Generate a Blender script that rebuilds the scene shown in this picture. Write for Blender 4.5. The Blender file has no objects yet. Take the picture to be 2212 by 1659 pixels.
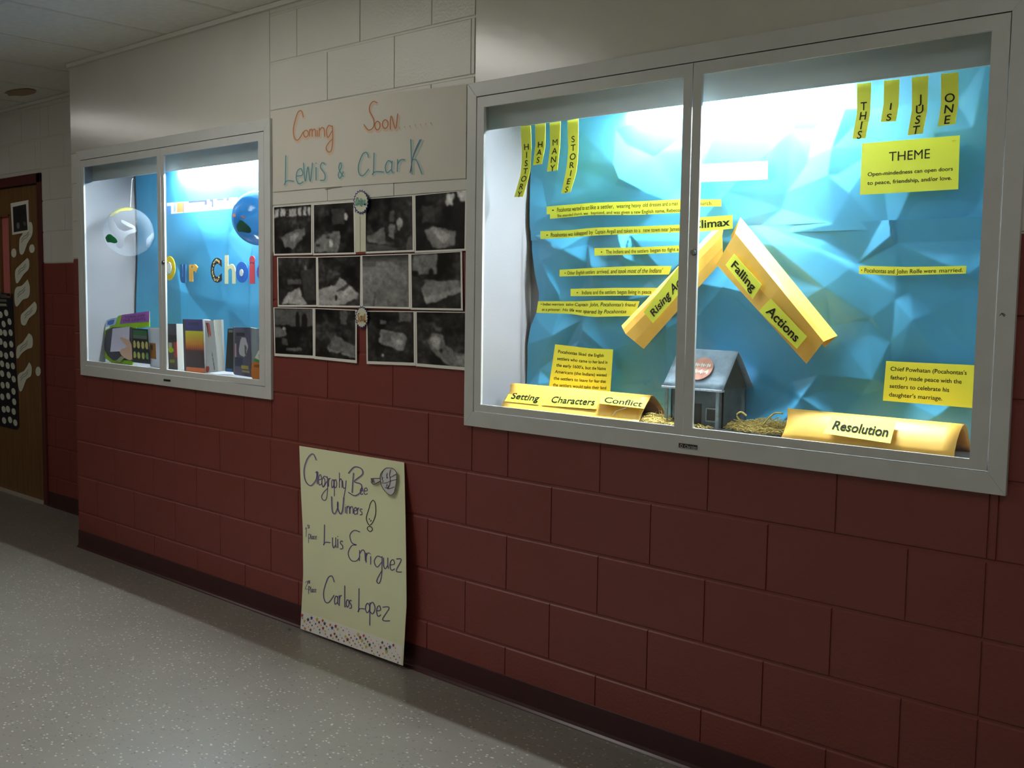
import bpy, bmesh, math, random
import numpy as np
from mathutils import Vector
from mathutils.geometry import delaunay_2d_cdt
random.seed(7); rng=np.random.default_rng(7)
S=bpy.context.scene; C=S.collection
# ---------------------------------------------------------------- camera, world, exposure
W,H=2212.,1659.; F=2247.4
YAW,PITCH,ROLL=-0.729368,-0.084937,0.0146872
CAM=np.array([3.2481,-2.7083,1.4590])
fw=np.array([math.sin(YAW)*math.cos(PITCH),math.cos(YAW)*math.cos(PITCH),math.sin(PITCH)])
rt=np.cross(fw,[0,0,1]); rt/=np.linalg.norm(rt); up=np.cross(rt,fw)
r2=math.cos(ROLL)*rt+math.sin(ROLL)*up; u2=-math.sin(ROLL)*rt+math.cos(ROLL)*up
cd=bpy.data.cameras.new('camera'); co=bpy.data.objects.new('camera',cd); C.objects.link(co)
cd.sensor_width=36; cd.lens=F*36/W; cd.clip_start=.05
from mathutils import Matrix
co.matrix_world=Matrix(((r2[0],u2[0],-fw[0],CAM[0]),(r2[1],u2[1],-fw[1],CAM[1]),(r2[2],u2[2],-fw[2],CAM[2]),(0,0,0,1)))
S.camera=co
wd=bpy.data.worlds.new('world'); S.world=wd; wd.use_nodes=True
wd.node_tree.nodes['Background'].inputs[0].default_value=(.8,.84,.9,1); wd.node_tree.nodes['Background'].inputs[1].default_value=.04
S.view_settings.view_transform='Standard'; S.view_settings.look='None'; S.view_settings.exposure=0; S.view_settings.gamma=1
S.view_settings.use_curve_mapping=False
CEIL=2.685; REC=.385; TUBE_E=1250.0; TROFFER_E=8.8
def ray(px,py):
    return fw+(px-W/2)/F*r2+(H/2-py)/F*u2
def at(px,py,y=0.):
    d=ray(px,py); t=(y-CAM[1])/d[1]; return CAM+t*d
def atz(px,py,z):
    d=ray(px,py); t=(z-CAM[2])/d[2]; return CAM+t*d
# ---------------------------------------------------------------- materials
def lin(c): return tuple(((x/255)/12.92 if x/255<=.04045 else ((x/255+.055)/1.055)**2.4) for x in c)
MATS={}
def mat(name,col,rough=.6,metal=0,spec=.5,bump=0,bscale=60,var=0,vscale=8,emit=None,alpha=None,vcol=False,sheen=0,srgb=True):
    if name in MATS: return MATS[name]
    m=bpy.data.materials.new(name); m.use_nodes=True; nt=m.node_tree; b=nt.nodes['Principled BSDF']
    c=lin(col) if srgb else col
    b.inputs['Base Color'].default_value=(*c,1); b.inputs['Roughness'].default_value=rough; b.inputs['Metallic'].default_value=metal
    b.inputs['Specular IOR Level'].default_value=spec
    tc=None
    if bump or var:
        tc=nt.nodes.new('ShaderNodeTexCoord')
    if vcol:
        a=nt.nodes.new('ShaderNodeAttribute'); a.attribute_name='Col'; nt.links.new(a.outputs['Color'],b.inputs['Base Color'])
    elif var:
        n=nt.nodes.new('ShaderNodeTexNoise'); n.inputs['Scale'].default_value=vscale; n.inputs['Detail'].default_value=6
        r=nt.nodes.new('ShaderNodeValToRGB'); r.color_ramp.elements[0].position=.3; r.color_ramp.elements[1].position=.7
        r.color_ramp.elements[0].color=(*[x*(1-var) for x in c],1); r.color_ramp.elements[1].color=(*[min(1,x*(1+var)) for x in c],1)
        nt.links.new(tc.outputs['Object'],n.inputs['Vector']); nt.links.new(n.outputs['Fac'],r.inputs['Fac']); nt.links.new(r.outputs['Color'],b.inputs['Base Color'])
    if bump:
        n=nt.nodes.new('ShaderNodeTexNoise'); n.inputs['Scale'].default_value=bscale; n.inputs['Detail'].default_value=5
        k=nt.nodes.new('ShaderNodeBump'); k.inputs['Strength'].default_value=bump; k.inputs['Distance'].default_value=.004
        nt.links.new(tc.outputs['Object'],n.inputs['Vector']); nt.links.new(n.outputs['Fac'],k.inputs['Height']); nt.links.new(k.outputs['Normal'],b.inputs['Normal'])
    if emit: b.inputs['Emission Color'].default_value=(*emit[0],1); b.inputs['Emission Strength'].default_value=emit[1]
    if alpha is not None: b.inputs['Alpha'].default_value=alpha
    MATS[name]=m; return m
RED=mat('red_paint',(120,54,47),.42,bump=.35,bscale=90,var=.06,vscale=3)
CREAM=mat('cream_paint',(204,202,192),.38,bump=.3,bscale=90,var=.03,vscale=3)
CREAMP=mat('cream_panel_paint',(200,198,188),.2,bump=.12,bscale=25,var=.03,vscale=4)
MAROON=mat('maroon_base',(60,26,28),.3,var=.1,vscale=20)
MAROONF=mat('maroon_frame',(84,34,34),.35)
FRAME=mat('grey_enamel',(198,200,196),.4,var=.03,vscale=14,bump=.03,bscale=200)
GAP=mat('dark_gap',(20,20,20),.8)
STEEL=mat('steel',(150,150,148),.25,metal=1)
CASEIN=mat('case_white_liner',(118,117,121),.6,bump=.1,bscale=120,var=.03)
VAL=mat('valance_grey',(178,182,180),.5)
BLUE=mat('blue_paper',(66,146,188),.36,spec=.5,var=.04,vscale=5)
YEL=mat('yellow_paper',(232,230,66),.6)
MAN=mat('manila_gold_paper',(232,178,72),.5,var=.05,vscale=18)
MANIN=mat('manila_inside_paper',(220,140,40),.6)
WHITE=mat('white_paper',(226,224,214),.55)
INK=mat('black_ink',(24,24,18),.8,spec=.1)
ceilm=mat('ceiling_tile_white',(226,224,214),.85,bump=.5,bscale=160,var=.05,vscale=30)
GRID=mat('ceiling_grid_metal',(206,205,194),.5)
VC=mat('printed_surface',(255,255,255),.5,vcol=True)
VCG=mat('glossy_print',(255,255,255),.28,vcol=True)
def glass_mat():
    m=bpy.data.materials.new('window_glass'); m.use_nodes=True; nt=m.node_tree; nt.nodes.clear()
    o=nt.nodes.new('ShaderNodeOutputMaterial'); t=nt.nodes.new('ShaderNodeBsdfTransparent'); g=nt.nodes.new('ShaderNodeBsdfGlossy'); x=nt.nodes.new('ShaderNodeMixShader'); f=nt.nodes.new('ShaderNodeFresnel')
    t.inputs[0].default_value=(.96,.98,.97,1); g.inputs['Roughness'].default_value=.01; ge=nt.nodes.new('ShaderNodeNewGeometry'); mm=nt.nodes.new('ShaderNodeMath'); mm.operation='MULTIPLY_ADD'; mm.inputs[1].default_value=-.8333; mm.inputs[2].default_value=1.5
    nt.links.new(ge.outputs['Backfacing'],mm.inputs[0]); nt.links.new(mm.outputs[0],f.inputs[0])
    nt.links.new(f.outputs[0],x.inputs[0]); nt.links.new(t.outputs[0],x.inputs[1]); nt.links.new(g.outputs[0],x.inputs[2]); nt.links.new(x.outputs[0],o.inputs[0]); return m
GLASS=glass_mat()
def film_mat(name,col,dens,rough=.12):
    m=bpy.data.materials.new(name); m.use_nodes=True; nt=m.node_tree; nt.nodes.clear()
    o=nt.nodes.new('ShaderNodeOutputMaterial'); t=nt.nodes.new('ShaderNodeBsdfTransparent'); p=nt.nodes.new('ShaderNodeBsdfPrincipled'); x=nt.nodes.new('ShaderNodeMixShader')
    lw=nt.nodes.new('ShaderNodeLayerWeight'); lw.inputs[0].default_value=.3; mm=nt.nodes.new('ShaderNodeMath'); mm.operation='MULTIPLY_ADD'; mm.inputs[1].default_value=.42; mm.inputs[2].default_value=dens; mm.use_clamp=True
    p.inputs['Base Color'].default_value=(*lin(col),1); p.inputs['Roughness'].default_value=rough; p.inputs['Specular IOR Level'].default_value=.8
    nt.links.new(lw.outputs['Facing'],mm.inputs[0]); nt.links.new(mm.outputs[0],x.inputs[0]); nt.links.new(t.outputs[0],x.inputs[1]); nt.links.new(p.outputs[0],x.inputs[2]); nt.links.new(x.outputs[0],o.inputs[0]); return m
def floor_mat():
    m=bpy.data.materials.new('vinyl_tile_floor'); m.use_nodes=True; nt=m.node_tree; b=nt.nodes['Principled BSDF']; N=nt.nodes.new; L=nt.links.new
    g=N('ShaderNodeNewGeometry')
    base=lin((119,113,105))
    prev=None
    n=N('ShaderNodeTexNoise'); n.inputs['Scale'].default_value=3; n.inputs['Detail'].default_value=5; L(g.outputs['Position'],n.inputs['Vector'])
    r=N('ShaderNodeValToRGB'); r.color_ramp.elements[0].position=.3; r.color_ramp.elements[1].position=.75
    r.color_ramp.elements[0].color=(*[x*.93 for x in base],1); r.color_ramp.elements[1].color=(*[x*1.05 for x in base],1); L(n.outputs['Fac'],r.inputs['Fac']); prev=r.outputs['Color']
    for sc,th,col in ((46,.22,(172,168,152)),(42,.2,(98,92,94)),(33,.17,(112,96,104)),(70,.25,(120,117,104)),(28,.14,(88,86,76)),(30,.15,(160,156,140))):
        mp=N('ShaderNodeMapping'); mp.inputs['Location'].default_value=(sc*.37,sc*.11,0); mp.inputs['Scale'].default_value=(1,1.4,0); L(g.outputs['Position'],mp.inputs['Vector'])
        v=N('ShaderNodeTexVoronoi'); v.inputs['Scale'].default_value=sc; L(mp.outputs['Vector'],v.inputs['Vector'])
        c=N('ShaderNodeMath'); c.operation='LESS_THAN'; c.inputs[1].default_value=th; L(v.outputs['Distance'],c.inputs[0])
        sp=N('ShaderNodeSeparateColor'); L(v.outputs['Color'],sp.inputs[0]); c2=N('ShaderNodeMath'); c2.operation='LESS_THAN'; c2.inputs[1].default_value=.45; L(sp.outputs[0],c2.inputs[0])
        mu=N('ShaderNodeMath'); mu.operation='MULTIPLY'; L(c.outputs[0],mu.inputs[0]); L(c2.outputs[0],mu.inputs[1])
        mx=N('ShaderNodeMix'); mx.data_type='RGBA'; L(mu.outputs[0],mx.inputs['Factor']); L(prev,mx.inputs[6]); mx.inputs[7].default_value=(*lin(col),1); prev=mx.outputs[2]
    # tile seams, faint
    sx=N('ShaderNodeSeparateXYZ'); L(g.outputs['Position'],sx.inputs[0]); outs=[]
    for ax in (0,1):
        a=N('ShaderNodeMath'); a.operation='PINGPONG'; a.inputs[1].default_value=.1524; L(sx.outputs[ax],a.inputs[0])
        c=N('ShaderNodeMath'); c.operation='LESS_THAN'; c.inputs[1].default_value=.0009; L(a.outputs[0],c.inputs[0]); outs.append(c)
    mxx=N('ShaderNodeMath'); mxx.operation='MAXIMUM'; L(outs[0].outputs[0],mxx.inputs[0]); L(outs[1].outputs[0],mxx.inputs[1])
    ml=N('ShaderNodeMath'); ml.operation='MULTIPLY'; ml.inputs[1].default_value=.25; L(mxx.outputs[0],ml.inputs[0])
    mx=N('ShaderNodeMix'); mx.data_type='RGBA'; L(ml.outputs[0],mx.inputs['Factor']); L(prev,mx.inputs[6]); mx.inputs[7].default_value=(*lin((95,92,82)),1)
    L(mx.outputs[2],b.inputs['Base Color']); b.inputs['Roughness'].default_value=.36; b.inputs['Specular IOR Level'].default_value=.45
    n2=N('ShaderNodeTexNoise'); n2.inputs['Scale'].default_value=7; n2.inputs['Detail'].default_value=3; L(g.outputs['Position'],n2.inputs['Vector'])
    k=N('ShaderNodeBump'); k.inputs['Strength'].default_value=.12; k.inputs['Distance'].default_value=.01; L(n2.outputs['Fac'],k.inputs['Height']); L(k.outputs['Normal'],b.inputs['Normal'])
    return m
def wood_mat():
    m=bpy.data.materials.new('oak_veneer'); m.use_nodes=True; nt=m.node_tree; b=nt.nodes['Principled BSDF']
    g=nt.nodes.new('ShaderNodeNewGeometry'); mp=nt.nodes.new('ShaderNodeMapping'); mp.inputs['Scale'].default_value=(28,28,1.2); n=nt.nodes.new('ShaderNodeTexNoise'); n.inputs['Scale'].default_value=2.2; n.inputs['Detail'].default_value=7
    r=nt.nodes.new('ShaderNodeValToRGB'); r.color_ramp.elements[0].position=.35; r.color_ramp.elements[1].position=.7; r.color_ramp.elements[0].color=(*lin((98,68,34)),1); r.color_ramp.elements[1].color=(*lin((128,92,50)),1)
    nt.links.new(g.outputs['Position'],mp.inputs[0]); nt.links.new(mp.outputs[0],n.inputs['Vector']); nt.links.new(n.outputs['Fac'],r.inputs[0]); nt.links.new(r.outputs[0],b.inputs['Base Color']); b.inputs['Roughness'].default_value=.4; return m
WOOD=wood_mat()
# ---------------------------------------------------------------- helpers
def link(name,me,m=None,parent=None,smooth=False):
    if m is not None:
        for k in (m if isinstance(m,(list,tuple)) else [m]): me.materials.append(k)
    if smooth: me.polygons.foreach_set('use_smooth',[True]*len(me.polygons))
    o=bpy.data.objects.new(name,me); C.objects.link(o)
    if parent is not None: o.parent=parent
    return o
def mesh(name,v,f,m=None,parent=None,smooth=False):
    me=bpy.data.meshes.new(name); me.from_pydata([tuple(map(float,p)) for p in v],[],f); me.update(); return link(name,me,m,parent,smooth)
def empty(name,loc=(0,0,0)):
    # parts are built in world coordinates; the Empty marks the thing's base
    o=bpy.data.objects.new(name,None); o.empty_display_size=.05; C.objects.link(o); o['_b']=[float(x) for x in loc]; return o
def tag(o,label,cat,group=None):
    o['label']=label; o['category']=cat
    if group: o['group']=group
    return o
def struct(o): o['kind']='structure'; return o
class MB:
    def __init__(s): s.v=[]; s.f=[]
    def box(s,a,b):
        x0,y0,z0=a; x1,y1,z1=b; n=len(s.v)
        s.v+=[(x0,y0,z0),(x1,y0,z0),(x1,y1,z0),(x0,y1,z0),(x0,y0,z1),(x1,y0,z1),(x1,y1,z1),(x0,y1,z1)]
        s.f+=[tuple(n+i for i in q) for q in ((0,3,2,1),(4,5,6,7),(0,1,5,4),(1,2,6,5),(2,3,7,6),(3,0,4,7))]; return s
    def poly(s,pts):
        n=len(s.v); s.v+=[tuple(p) for p in pts]; s.f.append(tuple(range(n,n+len(pts)))); return s
    def prism(s,pts,d):
        "pts: loop, d: extrusion vector"
        n=len(s.v); k=len(pts); s.v+=[tuple(p) for p in pts]+[tuple(np.array(p)+np.array(d)) for p in pts]
        s.f.append(tuple(range(n,n+k))); s.f.append(tuple(range(n+2*k-1,n+k-1,-1)))
        for i in range(k): j=(i+1)%k; s.f.append((n+i,n+k+i,n+k+j,n+j))
        return s
    def tube(s,pts,r,seg=8,cap=True):
        pts=[np.array(p,float) for p in pts]; n=len(s.v); m=len(pts)
        rr=r if isinstance(r,(list,tuple)) else [r]*m
        for i,p in enumerate(pts):
            t=pts[min(i+1,m-1)]-pts[max(i-1,0)]; t/=np.linalg.norm(t)+1e-9
            a=np.cross(t,[0,0,1]); 
            if np.linalg.norm(a)<.05: a=np.cross(t,[1,0,0])
            a/=np.linalg.norm(a); b=np.cross(t,a)
            for k in range(seg): q=2*math.pi*k/seg; s.v.append(tuple(p+rr[i]*(math.cos(q)*a+math.sin(q)*b)))
        for i in range(m-1):
            for k in range(seg): j=(k+1)%seg; s.f.append((n+i*seg+k,n+i*seg+j,n+(i+1)*seg+j,n+(i+1)*seg+k))
        if cap: s.f.append(tuple(n+k for k in range(seg))); s.f.append(tuple(n+(m-1)*seg+k for k in reversed(range(seg))))
        return s
    def build(s,name,m,parent=None,smooth=False,bevel=0):
        o=mesh(name,s.v,s.f,m,parent,smooth)
        if bevel:
            bm=bmesh.new(); bm.from_mesh(o.data); bmesh.ops.remove_doubles(bm,verts=bm.verts,dist=1e-6)
            bmesh.ops.bevel(bm,geom=[e for e in bm.edges if e.calc_face_angle(0)>.5],offset=bevel,segments=2,affect='EDGES',profile=.6); bm.to_mesh(o.data); bm.free()
        return o
def box(name,a,b,m,parent=None,bevel=0): return MB().box(a,b).build(name,m,parent,bevel=bevel)
def setcol(o,cols):
    a=o.data.color_attributes.new('Col','FLOAT_COLOR','POINT'); a.data.foreach_set('color',np.concatenate([cols,np.ones((len(cols),1))],1).astype(np.float32).ravel())
class Sheet:
    """a piece of paper: top and bottom edges as traced points, carried to its real depth"""
    def __init__(s,top,bot,y,sc=1,org=(0,0)):
        s.t=[np.array((org[0]+p[0]*sc,org[1]+p[1]*sc)) for p in top]; s.b=[np.array((org[0]+p[0]*sc,org[1]+p[1]*sc)) for p in bot]
        s.y=y if callable(y) else (lambda u,v:y)
    def _e(s,P,u):
        d=[0]; 
        for i in range(len(P)-1): d.append(d[-1]+np.linalg.norm(P[i+1]-P[i]))
        x=min(max(u,-.2),1.2)*d[-1]
        for i in range(len(P)-1):
            if x<=d[i+1] or i==len(P)-2:
                k=(x-d[i])/(d[i+1]-d[i]+1e-9)
                if 0<i or len(P)>2:
                    p0=P[max(i-1,0)];p1=P[i];p2=P[i+1];p3=P[min(i+2,len(P)-1)]
                    if 0<=k<=1: return .5*((2*p1)+(-p0+p2)*k+(2*p0-5*p1+4*p2-p3)*k*k+(-p0+3*p1-3*p2+p3)*k**3) if (i>0 and i<len(P)-2) else p1+(p2-p1)*k
                return P[i]+(P[i+1]-P[i])*k
    def px(s,u,v): return s._e(s.t,u)*(1-v)+s._e(s.b,u)*v
    def w(s,u,v,off=0.):
        p=s.px(u,v); return at(p[0],p[1],s.y(u,v)-off)
    def uv(s,x,y):
        u=v=.5; p=np.array((x,y))
        for _ in range(12):
            q=s.px(u,v)-p; du=(s.px(u+.01,v)-s.px(u-.01,v))/.02; dv=(s.px(u,v+.01)-s.px(u,v-.01))/.02
            d=np.linalg.solve(np.array([du,dv]).T,-q); u=min(max(u+d[0],-.1),1.1); v=min(max(v+d[1],-.1),1.1)
        return u,v
    def make(s,name,m,parent=None,nu=12,nv=4,th=.0008,mcol=None,uv=(0,1,0,1),off=0):
        v=[];f=[];a,b,c,d=uv
        for k in (0,1):
            for j in range(nv+1):
                for i in range(nu+1): v.append(s.w(a+(b-a)*i/nu,c+(d-c)*j/nv,off)+np.array((0,th*k,0)))
        n=(nu+1)*(nv+1); I=lambda k,j,i:k*n+j*(nu+1)+i
        for j in range(nv):
            for i in range(nu):
                f.append((I(0,j,i),I(0,j+1,i),I(0,j+1,i+1),I(0,j,i+1))); f.append((I(1,j,i),I(1,j,i+1),I(1,j+1,i+1),I(1,j+1,i)))
        for i in range(nu): f.append((I(0,0,i),I(0,0,i+1),I(1,0,i+1),I(1,0,i))); f.append((I(0,nv,i),I(1,nv,i),I(1,nv,i+1),I(0,nv,i+1)))
        for j in range(nv): f.append((I(0,j,0),I(1,j,0),I(1,j+1,0),I(0,j+1,0))); f.append((I(0,j,nu),I(0,j+1,nu),I(1,j+1,nu),I(1,j,nu)))
        o=mesh(name,v,f,m,parent)
        if mcol is not None:
            hh,ww=mcol.shape[:2]; cols=[]
            for k in (0,1):
                for j in range(nv+1):
                    for i in range(nu+1): cols.append(mcol[min(hh-1,int(j/nv*(hh-1)+.5)),min(ww-1,int(i/nu*(ww-1)+.5))])
            setcol(o,np.array(cols))
        return o
TEXT={}
def glyphmesh(txt,bold=0.,fill=True):
    bold=0. if 'M' in txt else bold; k=(txt,bold)
    if k in TEXT: return TEXT[k]
    cu=bpy.data.curves.new('t','FONT'); cu.body=txt; cu.size=1; cu.resolution_u=4; cu.offset=bold
    ob=bpy.data.objects.new('t',cu); C.objects.link(ob); dg=bpy.context.evaluated_depsgraph_get(); me=bpy.data.meshes.new_from_object(ob.evaluated_get(dg))
    V=np.array([tuple(v.co) for v in me.vertices]).reshape(-1,3)[:,:2]; Fc=[tuple(p.vertices) for p in me.polygons]
    bpy.data.objects.remove(ob); bpy.data.meshes.remove(me); bpy.data.curves.remove(cu)
    TEXT[k]=(V,Fc); return TEXT[k]
def lettering(sh,lines,m,parent,name='lettering',bold=.0,off=.0006):
    """lines: (text,u0,u1,v_top,v_base): cap height spans v_top..v_base"""
    v=[];f=[]
    for L in lines:
        txt,u0,u1,vt,vb=L[:5]; sk=L[5] if len(L)>5 else 0
        V,Fc=glyphmesh(txt,bold)
        if len(V)==0: continue
        x0,x1=V[:,0].min(),V[:,0].max(); n=len(v)
        for p in V:
            vv=vb-(vb-vt)*p[1]/.72; uu=u0+(u1-u0)*(p[0]-x0)/(x1-x0)
            v.append(sh.w(uu,vv+sk*(uu-u0),off))
        f+=[tuple(n+i for i in q) for q in Fc]
    o=mesh(name,v,f,m,parent); return o
G={ # hand-lettered glyphs, unit box, y up
'C':[[(1,.78),(.8,1),(.45,.95),(.12,.6),(0,.3),(.15,.03),(.5,0),(1,.28)]],
'c':[[(.95,.8),(.5,1),(.05,.6),(.1,.15),(.5,0),(1,.2)]],
'o':[[(.5,1),(.1,.75),(.05,.3),(.45,0),(.9,.3),(.9,.75),(.5,1)]],
'm':[[(0,0),(.05,1)],[(.05,.7),(.3,1),(.42,.8),(.42,0)],[(.45,.7),(.75,1),(.95,.8),(1,0)]],
'n':[[(0,0),(.05,1)],[(.05,.65),(.5,1),(.9,.8),(1,0)]],
'N':[[(0,0),(.1,.95),(.7,.05),(1,1.1)]],
'i':[[(.5,0),(.5,.75)],[(.5,.95),(.5,1)]],
'g':[[(.9,.95),(.4,1),(.1,.8),(.3,.55),(.85,.8)],[(.9,1),(.95,.5),(.8,.1),(.4,0),(.05,.15),(.4,.35),(.95,.5)]],
'S':[[(1,.95),(.7,1),(.45,.85),(.45,.65),(.75,.35),(.7,.1),(.35,0),(0,.2)]],
's':[[(.9,.9),(.4,1),(.15,.75),(.8,.4),(.75,.08),(.05,.05)]],
'L':[[(.15,1),(.1,.1),(0,0),(.3,.12),(1,.1)]],
'l':[[(.3,1),(.3,0),(.6,0)]],
'e':[[(.1,.5),(.9,.6),(.7,1),(.25,.85),(.1,.4),(.4,0),(1,.15)]],
'w':[[(0,1),(.2,0),(.5,.8),(.75,0),(1,1)]],'W':[[(0,1),(.05,.2),(.25,0),(.5,.35),(.5,.7),(.5,.35),(.7,0),(.9,.2),(1,.95)]],
'&':[[(.9,.1),(.2,.6),(.4,1),(.6,.75),(.1,.25),(.4,0),(.9,.45)]],
'a':[[(.85,.8),(.4,1),(.05,.5),(.25,0),(.8,.3)],[(.85,1),(.8,.2),(1,0)]],
'r':[[(.1,0),(.15,1)],[(.15,.6),(.5,.95),(1,.95)]],
'K':[[(.1,1),(.2,0)],[(.95,1),(.25,.45),(.55,.4),(1,0)]],
'G':[[(.9,.8),(.65,1),(.25,.85),(0,.5),(.1,.15),(.5,0),(.9,.2),(.95,.45)],[(.85,.4),(1,.42),(.97,.05)]],
'p':[[(.2,1),(.15,0)],[(.2,.9),(.6,1),(.95,.75),(.6,.5),(.2,.6)]],
'h':[[(.1,1),(.1,0)],[(.1,.4),(.5,.6),(.9,.45),(.95,0)]],
'y':[[(.1,1),(.3,.55),(.8,.6)],[(.95,1),(.75,.5),(.4,0)]],
'B':[[(.35,.8),(.25,.1)],[(0,.78),(.4,1),(.85,.95),(.95,.75),(.4,.5),(.85,.4),(.85,.15),(.45,0),(0,.12)]],
'u':[[(.1,1),(.1,.3),(.4,0),(.8,.3)],[(.85,1),(.85,.3),(1,0)]],
'E':[[(1,.95),(.5,1),(.15,.85),(.3,.6),(.7,.52),(.3,.5),(0,.25),(.25,.02),(.7,0),(1,.15)]],
'q':[[(.9,.95),(.4,1),(.1,.8),(.4,.6),(.9,.8)],[(.9,1),(.85,.3),(.6,0),(.35,.1),(.85,.45)]],
'z':[[(.1,1),(.9,.95),(.1,.1),(1,0)]],'1':[[(.2,.8),(.5,1),(.4,0)]],'2':[[(.1,.8),(.5,1),(.8,.75),(.1,.05),(1,0)]],
't':[[(.4,1),(.4,.1),(.7,0)],[(.1,.75),(.8,.75)]],'d':[[(.8,.5),(.3,.6),(.1,.25),(.4,0),(.8,.2)],[(.85,1),(.8,0)]],
'.':[[(.4,.4),(.6,.5)]],'!':[[(.5,1),(.15,.65),(0,.35),(.25,.17),(.6,.25),(.95,.55),(.9,.85),(.5,1)],[(.3,.12),(.15,.07),(.3,0),(.55,.05),(.3,.12)]]}
def smooth(P,n=5):
    P=[np.array(p,float) for p in P]; out=[]
    if len(P)<3: return P
    for i in range(len(P)-1):
        p0=P[max(i-1,0)];p1=P[i];p2=P[i+1];p3=P[min(i+2,len(P)-1)]
        for j in range(n):
            k=j/n; out.append(.5*((2*p1)+(-p0+p2)*k+(2*p0-5*p1+4*p2-p3)*k*k+(-p0+3*p1-3*p2+p3)*k**3))
    out.append(P[-1]); return out
def strokes(sh,S_,wpx,m,parent,name='lettering',off=.0006):
    """S_: list of polylines in picture coordinates lying on sheet sh; drawn as flat ink ribbons"""
    v=[];f=[]
    for k,P in enumerate(S_):
        Q=smooth(P); n=len(v); w=wpx
        for i,p in enumerate(Q):
            t=Q[min(i+1,len(Q)-1)]-Q[max(i-1,0)]; t=t/(np.linalg.norm(t)+1e-9); nn=np.array((-t[1],t[0]))*w/2
            for q in (p-nn,p+nn):
                u,vv=sh.uv(q[0],q[1]) if not callable(getattr(sh,'flat',None)) else (0,0)
                v.append(at(q[0],q[1],sh.y(u,vv)-off-k*1e-5))
        for i in range(len(Q)-1): a=n+2*i; f.append((a,a+1,a+3,a+2))
    return mesh(name,v,f,m,parent)
def word(items,org,sc,dbl=False):
    out=[]
    for ch,x0,x1,yt,yb in items:
        for pl in G[ch]:
            out.append([(org[0]+sc*(x0+(x1-x0)*x),org[1]+sc*(yb+(yt-yb)*y)) for x,y in pl])
    return out
# raster prints ------------------------------------------------------
class Ras:
    def __init__(s,w,h,bg,noise=0,grain=.0):
        s.a=np.zeros((h,w,3))+np.array(bg)[None,None,:]; s.h,s.w=h,w
        s.X,s.Y=np.meshgrid((np.arange(w)+.5)/w,(np.arange(h)+.5)/h)
        if noise:
            n=np.zeros((h,w))
            for sc in (3,6,12):
                g=rng.random((sc+2,sc+2)); xi=s.X*sc; yi=s.Y*sc; x0=xi.astype(int); y0=yi.astype(int); fx=xi-x0; fy=yi-y0
                n+=(g[y0,x0]*(1-fx)*(1-fy)+g[y0,x0+1]*fx*(1-fy)+g[y0+1,x0]*(1-fx)*fy+g[y0+1,x0+1]*fx*fy-.5)/sc*3
            s.a*=np.clip(1+noise*n[:,:,None]*2,.1,4)
    def poly(s,P,c,al=1):
        m=np.zeros((s.h,s.w),bool); k=len(P); X_,Y_=(s.X,s.Y) if not getattr(s,'warp',None) else s.warp
        for i in range(k):
            x0,y0=P[i];x1,y1=P[(i+1)%k]
            if y0==y1: continue
            m^=((Y_>=min(y0,y1))&(Y_<max(y0,y1))&(X_<x0+(Y_-y0)*(x1-x0)/(y1-y0)))
        s.a[m]=s.a[m]*(1-al)+np.array(c)*al; return s
    def ell(s,x,y,rx,ry,c,al=1):
        m=((s.X-x)/rx)**2+((s.Y-y)/ry)**2<1; s.a[m]=s.a[m]*(1-al)+np.array(c)*al; return s
    def rect(s,x0,y0,x1,y1,c,al=1): return s.poly([(x0,y0),(x1,y0),(x1,y1),(x0,y1)],c,al)
    def field(s,sc):
        g=rng.random((sc+2,sc+2)); xi=s.X*sc; yi=s.Y*sc; x0=xi.astype(int); y0=yi.astype(int); fx=xi-x0; fy=yi-y0
        return g[y0,x0]*(1-fx)*(1-fy)+g[y0,x0+1]*fx*(1-fy)+g[y0+1,x0]*(1-fx)*fy+g[y0+1,x0+1]*fx*fy-.5
    def blur(s,n):
        for _ in range(n):
            B=np.pad(s.a,((1,1),(1,1),(0,0)),mode='edge'); s.a=(B[1:-1,1:-1]*2+B[:-2,1:-1]+B[2:,1:-1]+B[1:-1,:-2]+B[1:-1,2:])/6
        return s
    def grad(s,y0,y1,c0,c1):
        m=(s.Y>=y0)&(s.Y<y1); t=((s.Y-y0)/(y1-y0))[m][:,None]; s.a[m]=np.array(c0)*(1-t)+np.array(c1)*t; return s
    def grain(s,k): s.a*=(1+k*(rng.random((s.h,s.w,1))-.5)); return s
g_=lambda x:(x,x,x*.97)
# ================================================================= SETTING
cH=.2032; bL=.4064
struct(box('floor',(-9,-3.0,-.05),(7,REC,0),floor_mat()))
# main wall
CX1=(-2.373,-.583); CX2=(.607,2.472); CZ=(.985,2.205); D=.30
IN1=(-2.312,-.612); IN2=(.650,2.44)
wf=MB(); y0=.0035; y1=.36
for a,b,c,d in ((-2.46,7,0,1.0),(-2.46,IN1[0]-.014,1.0,1.6256),(IN1[1]+.014,IN2[0]-.014,1.0,1.6256),(IN2[1]+.014,7,1.0,1.6256)): wf.box((a,y0,c),(b,y1,d))
wall_front=struct(wf.build('wall_front',RED))
wc=MB()
for a,b,c,d in ((-2.46,IN1[0]-.014,1.6256,2.20),(IN1[1]+.014,IN2[0]-.014,1.6256,2.20),(IN2[1]+.014,7,1.6256,2.20),(-2.46,7,2.20,CEIL)): wc.box((a,y0,c),(b,y1,d))
wc.build('upper_wall_backing',CREAM,wall_front)
wl=MB()
for a,b,c,d in ((-3.70,-2.46,0,1.6256),(-9,-4.85,0,1.6256)): wl.box((a,REC+y0,c),(b,REC+.2,d))
wall_left=struct(wl.build('wall_left',RED))
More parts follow.
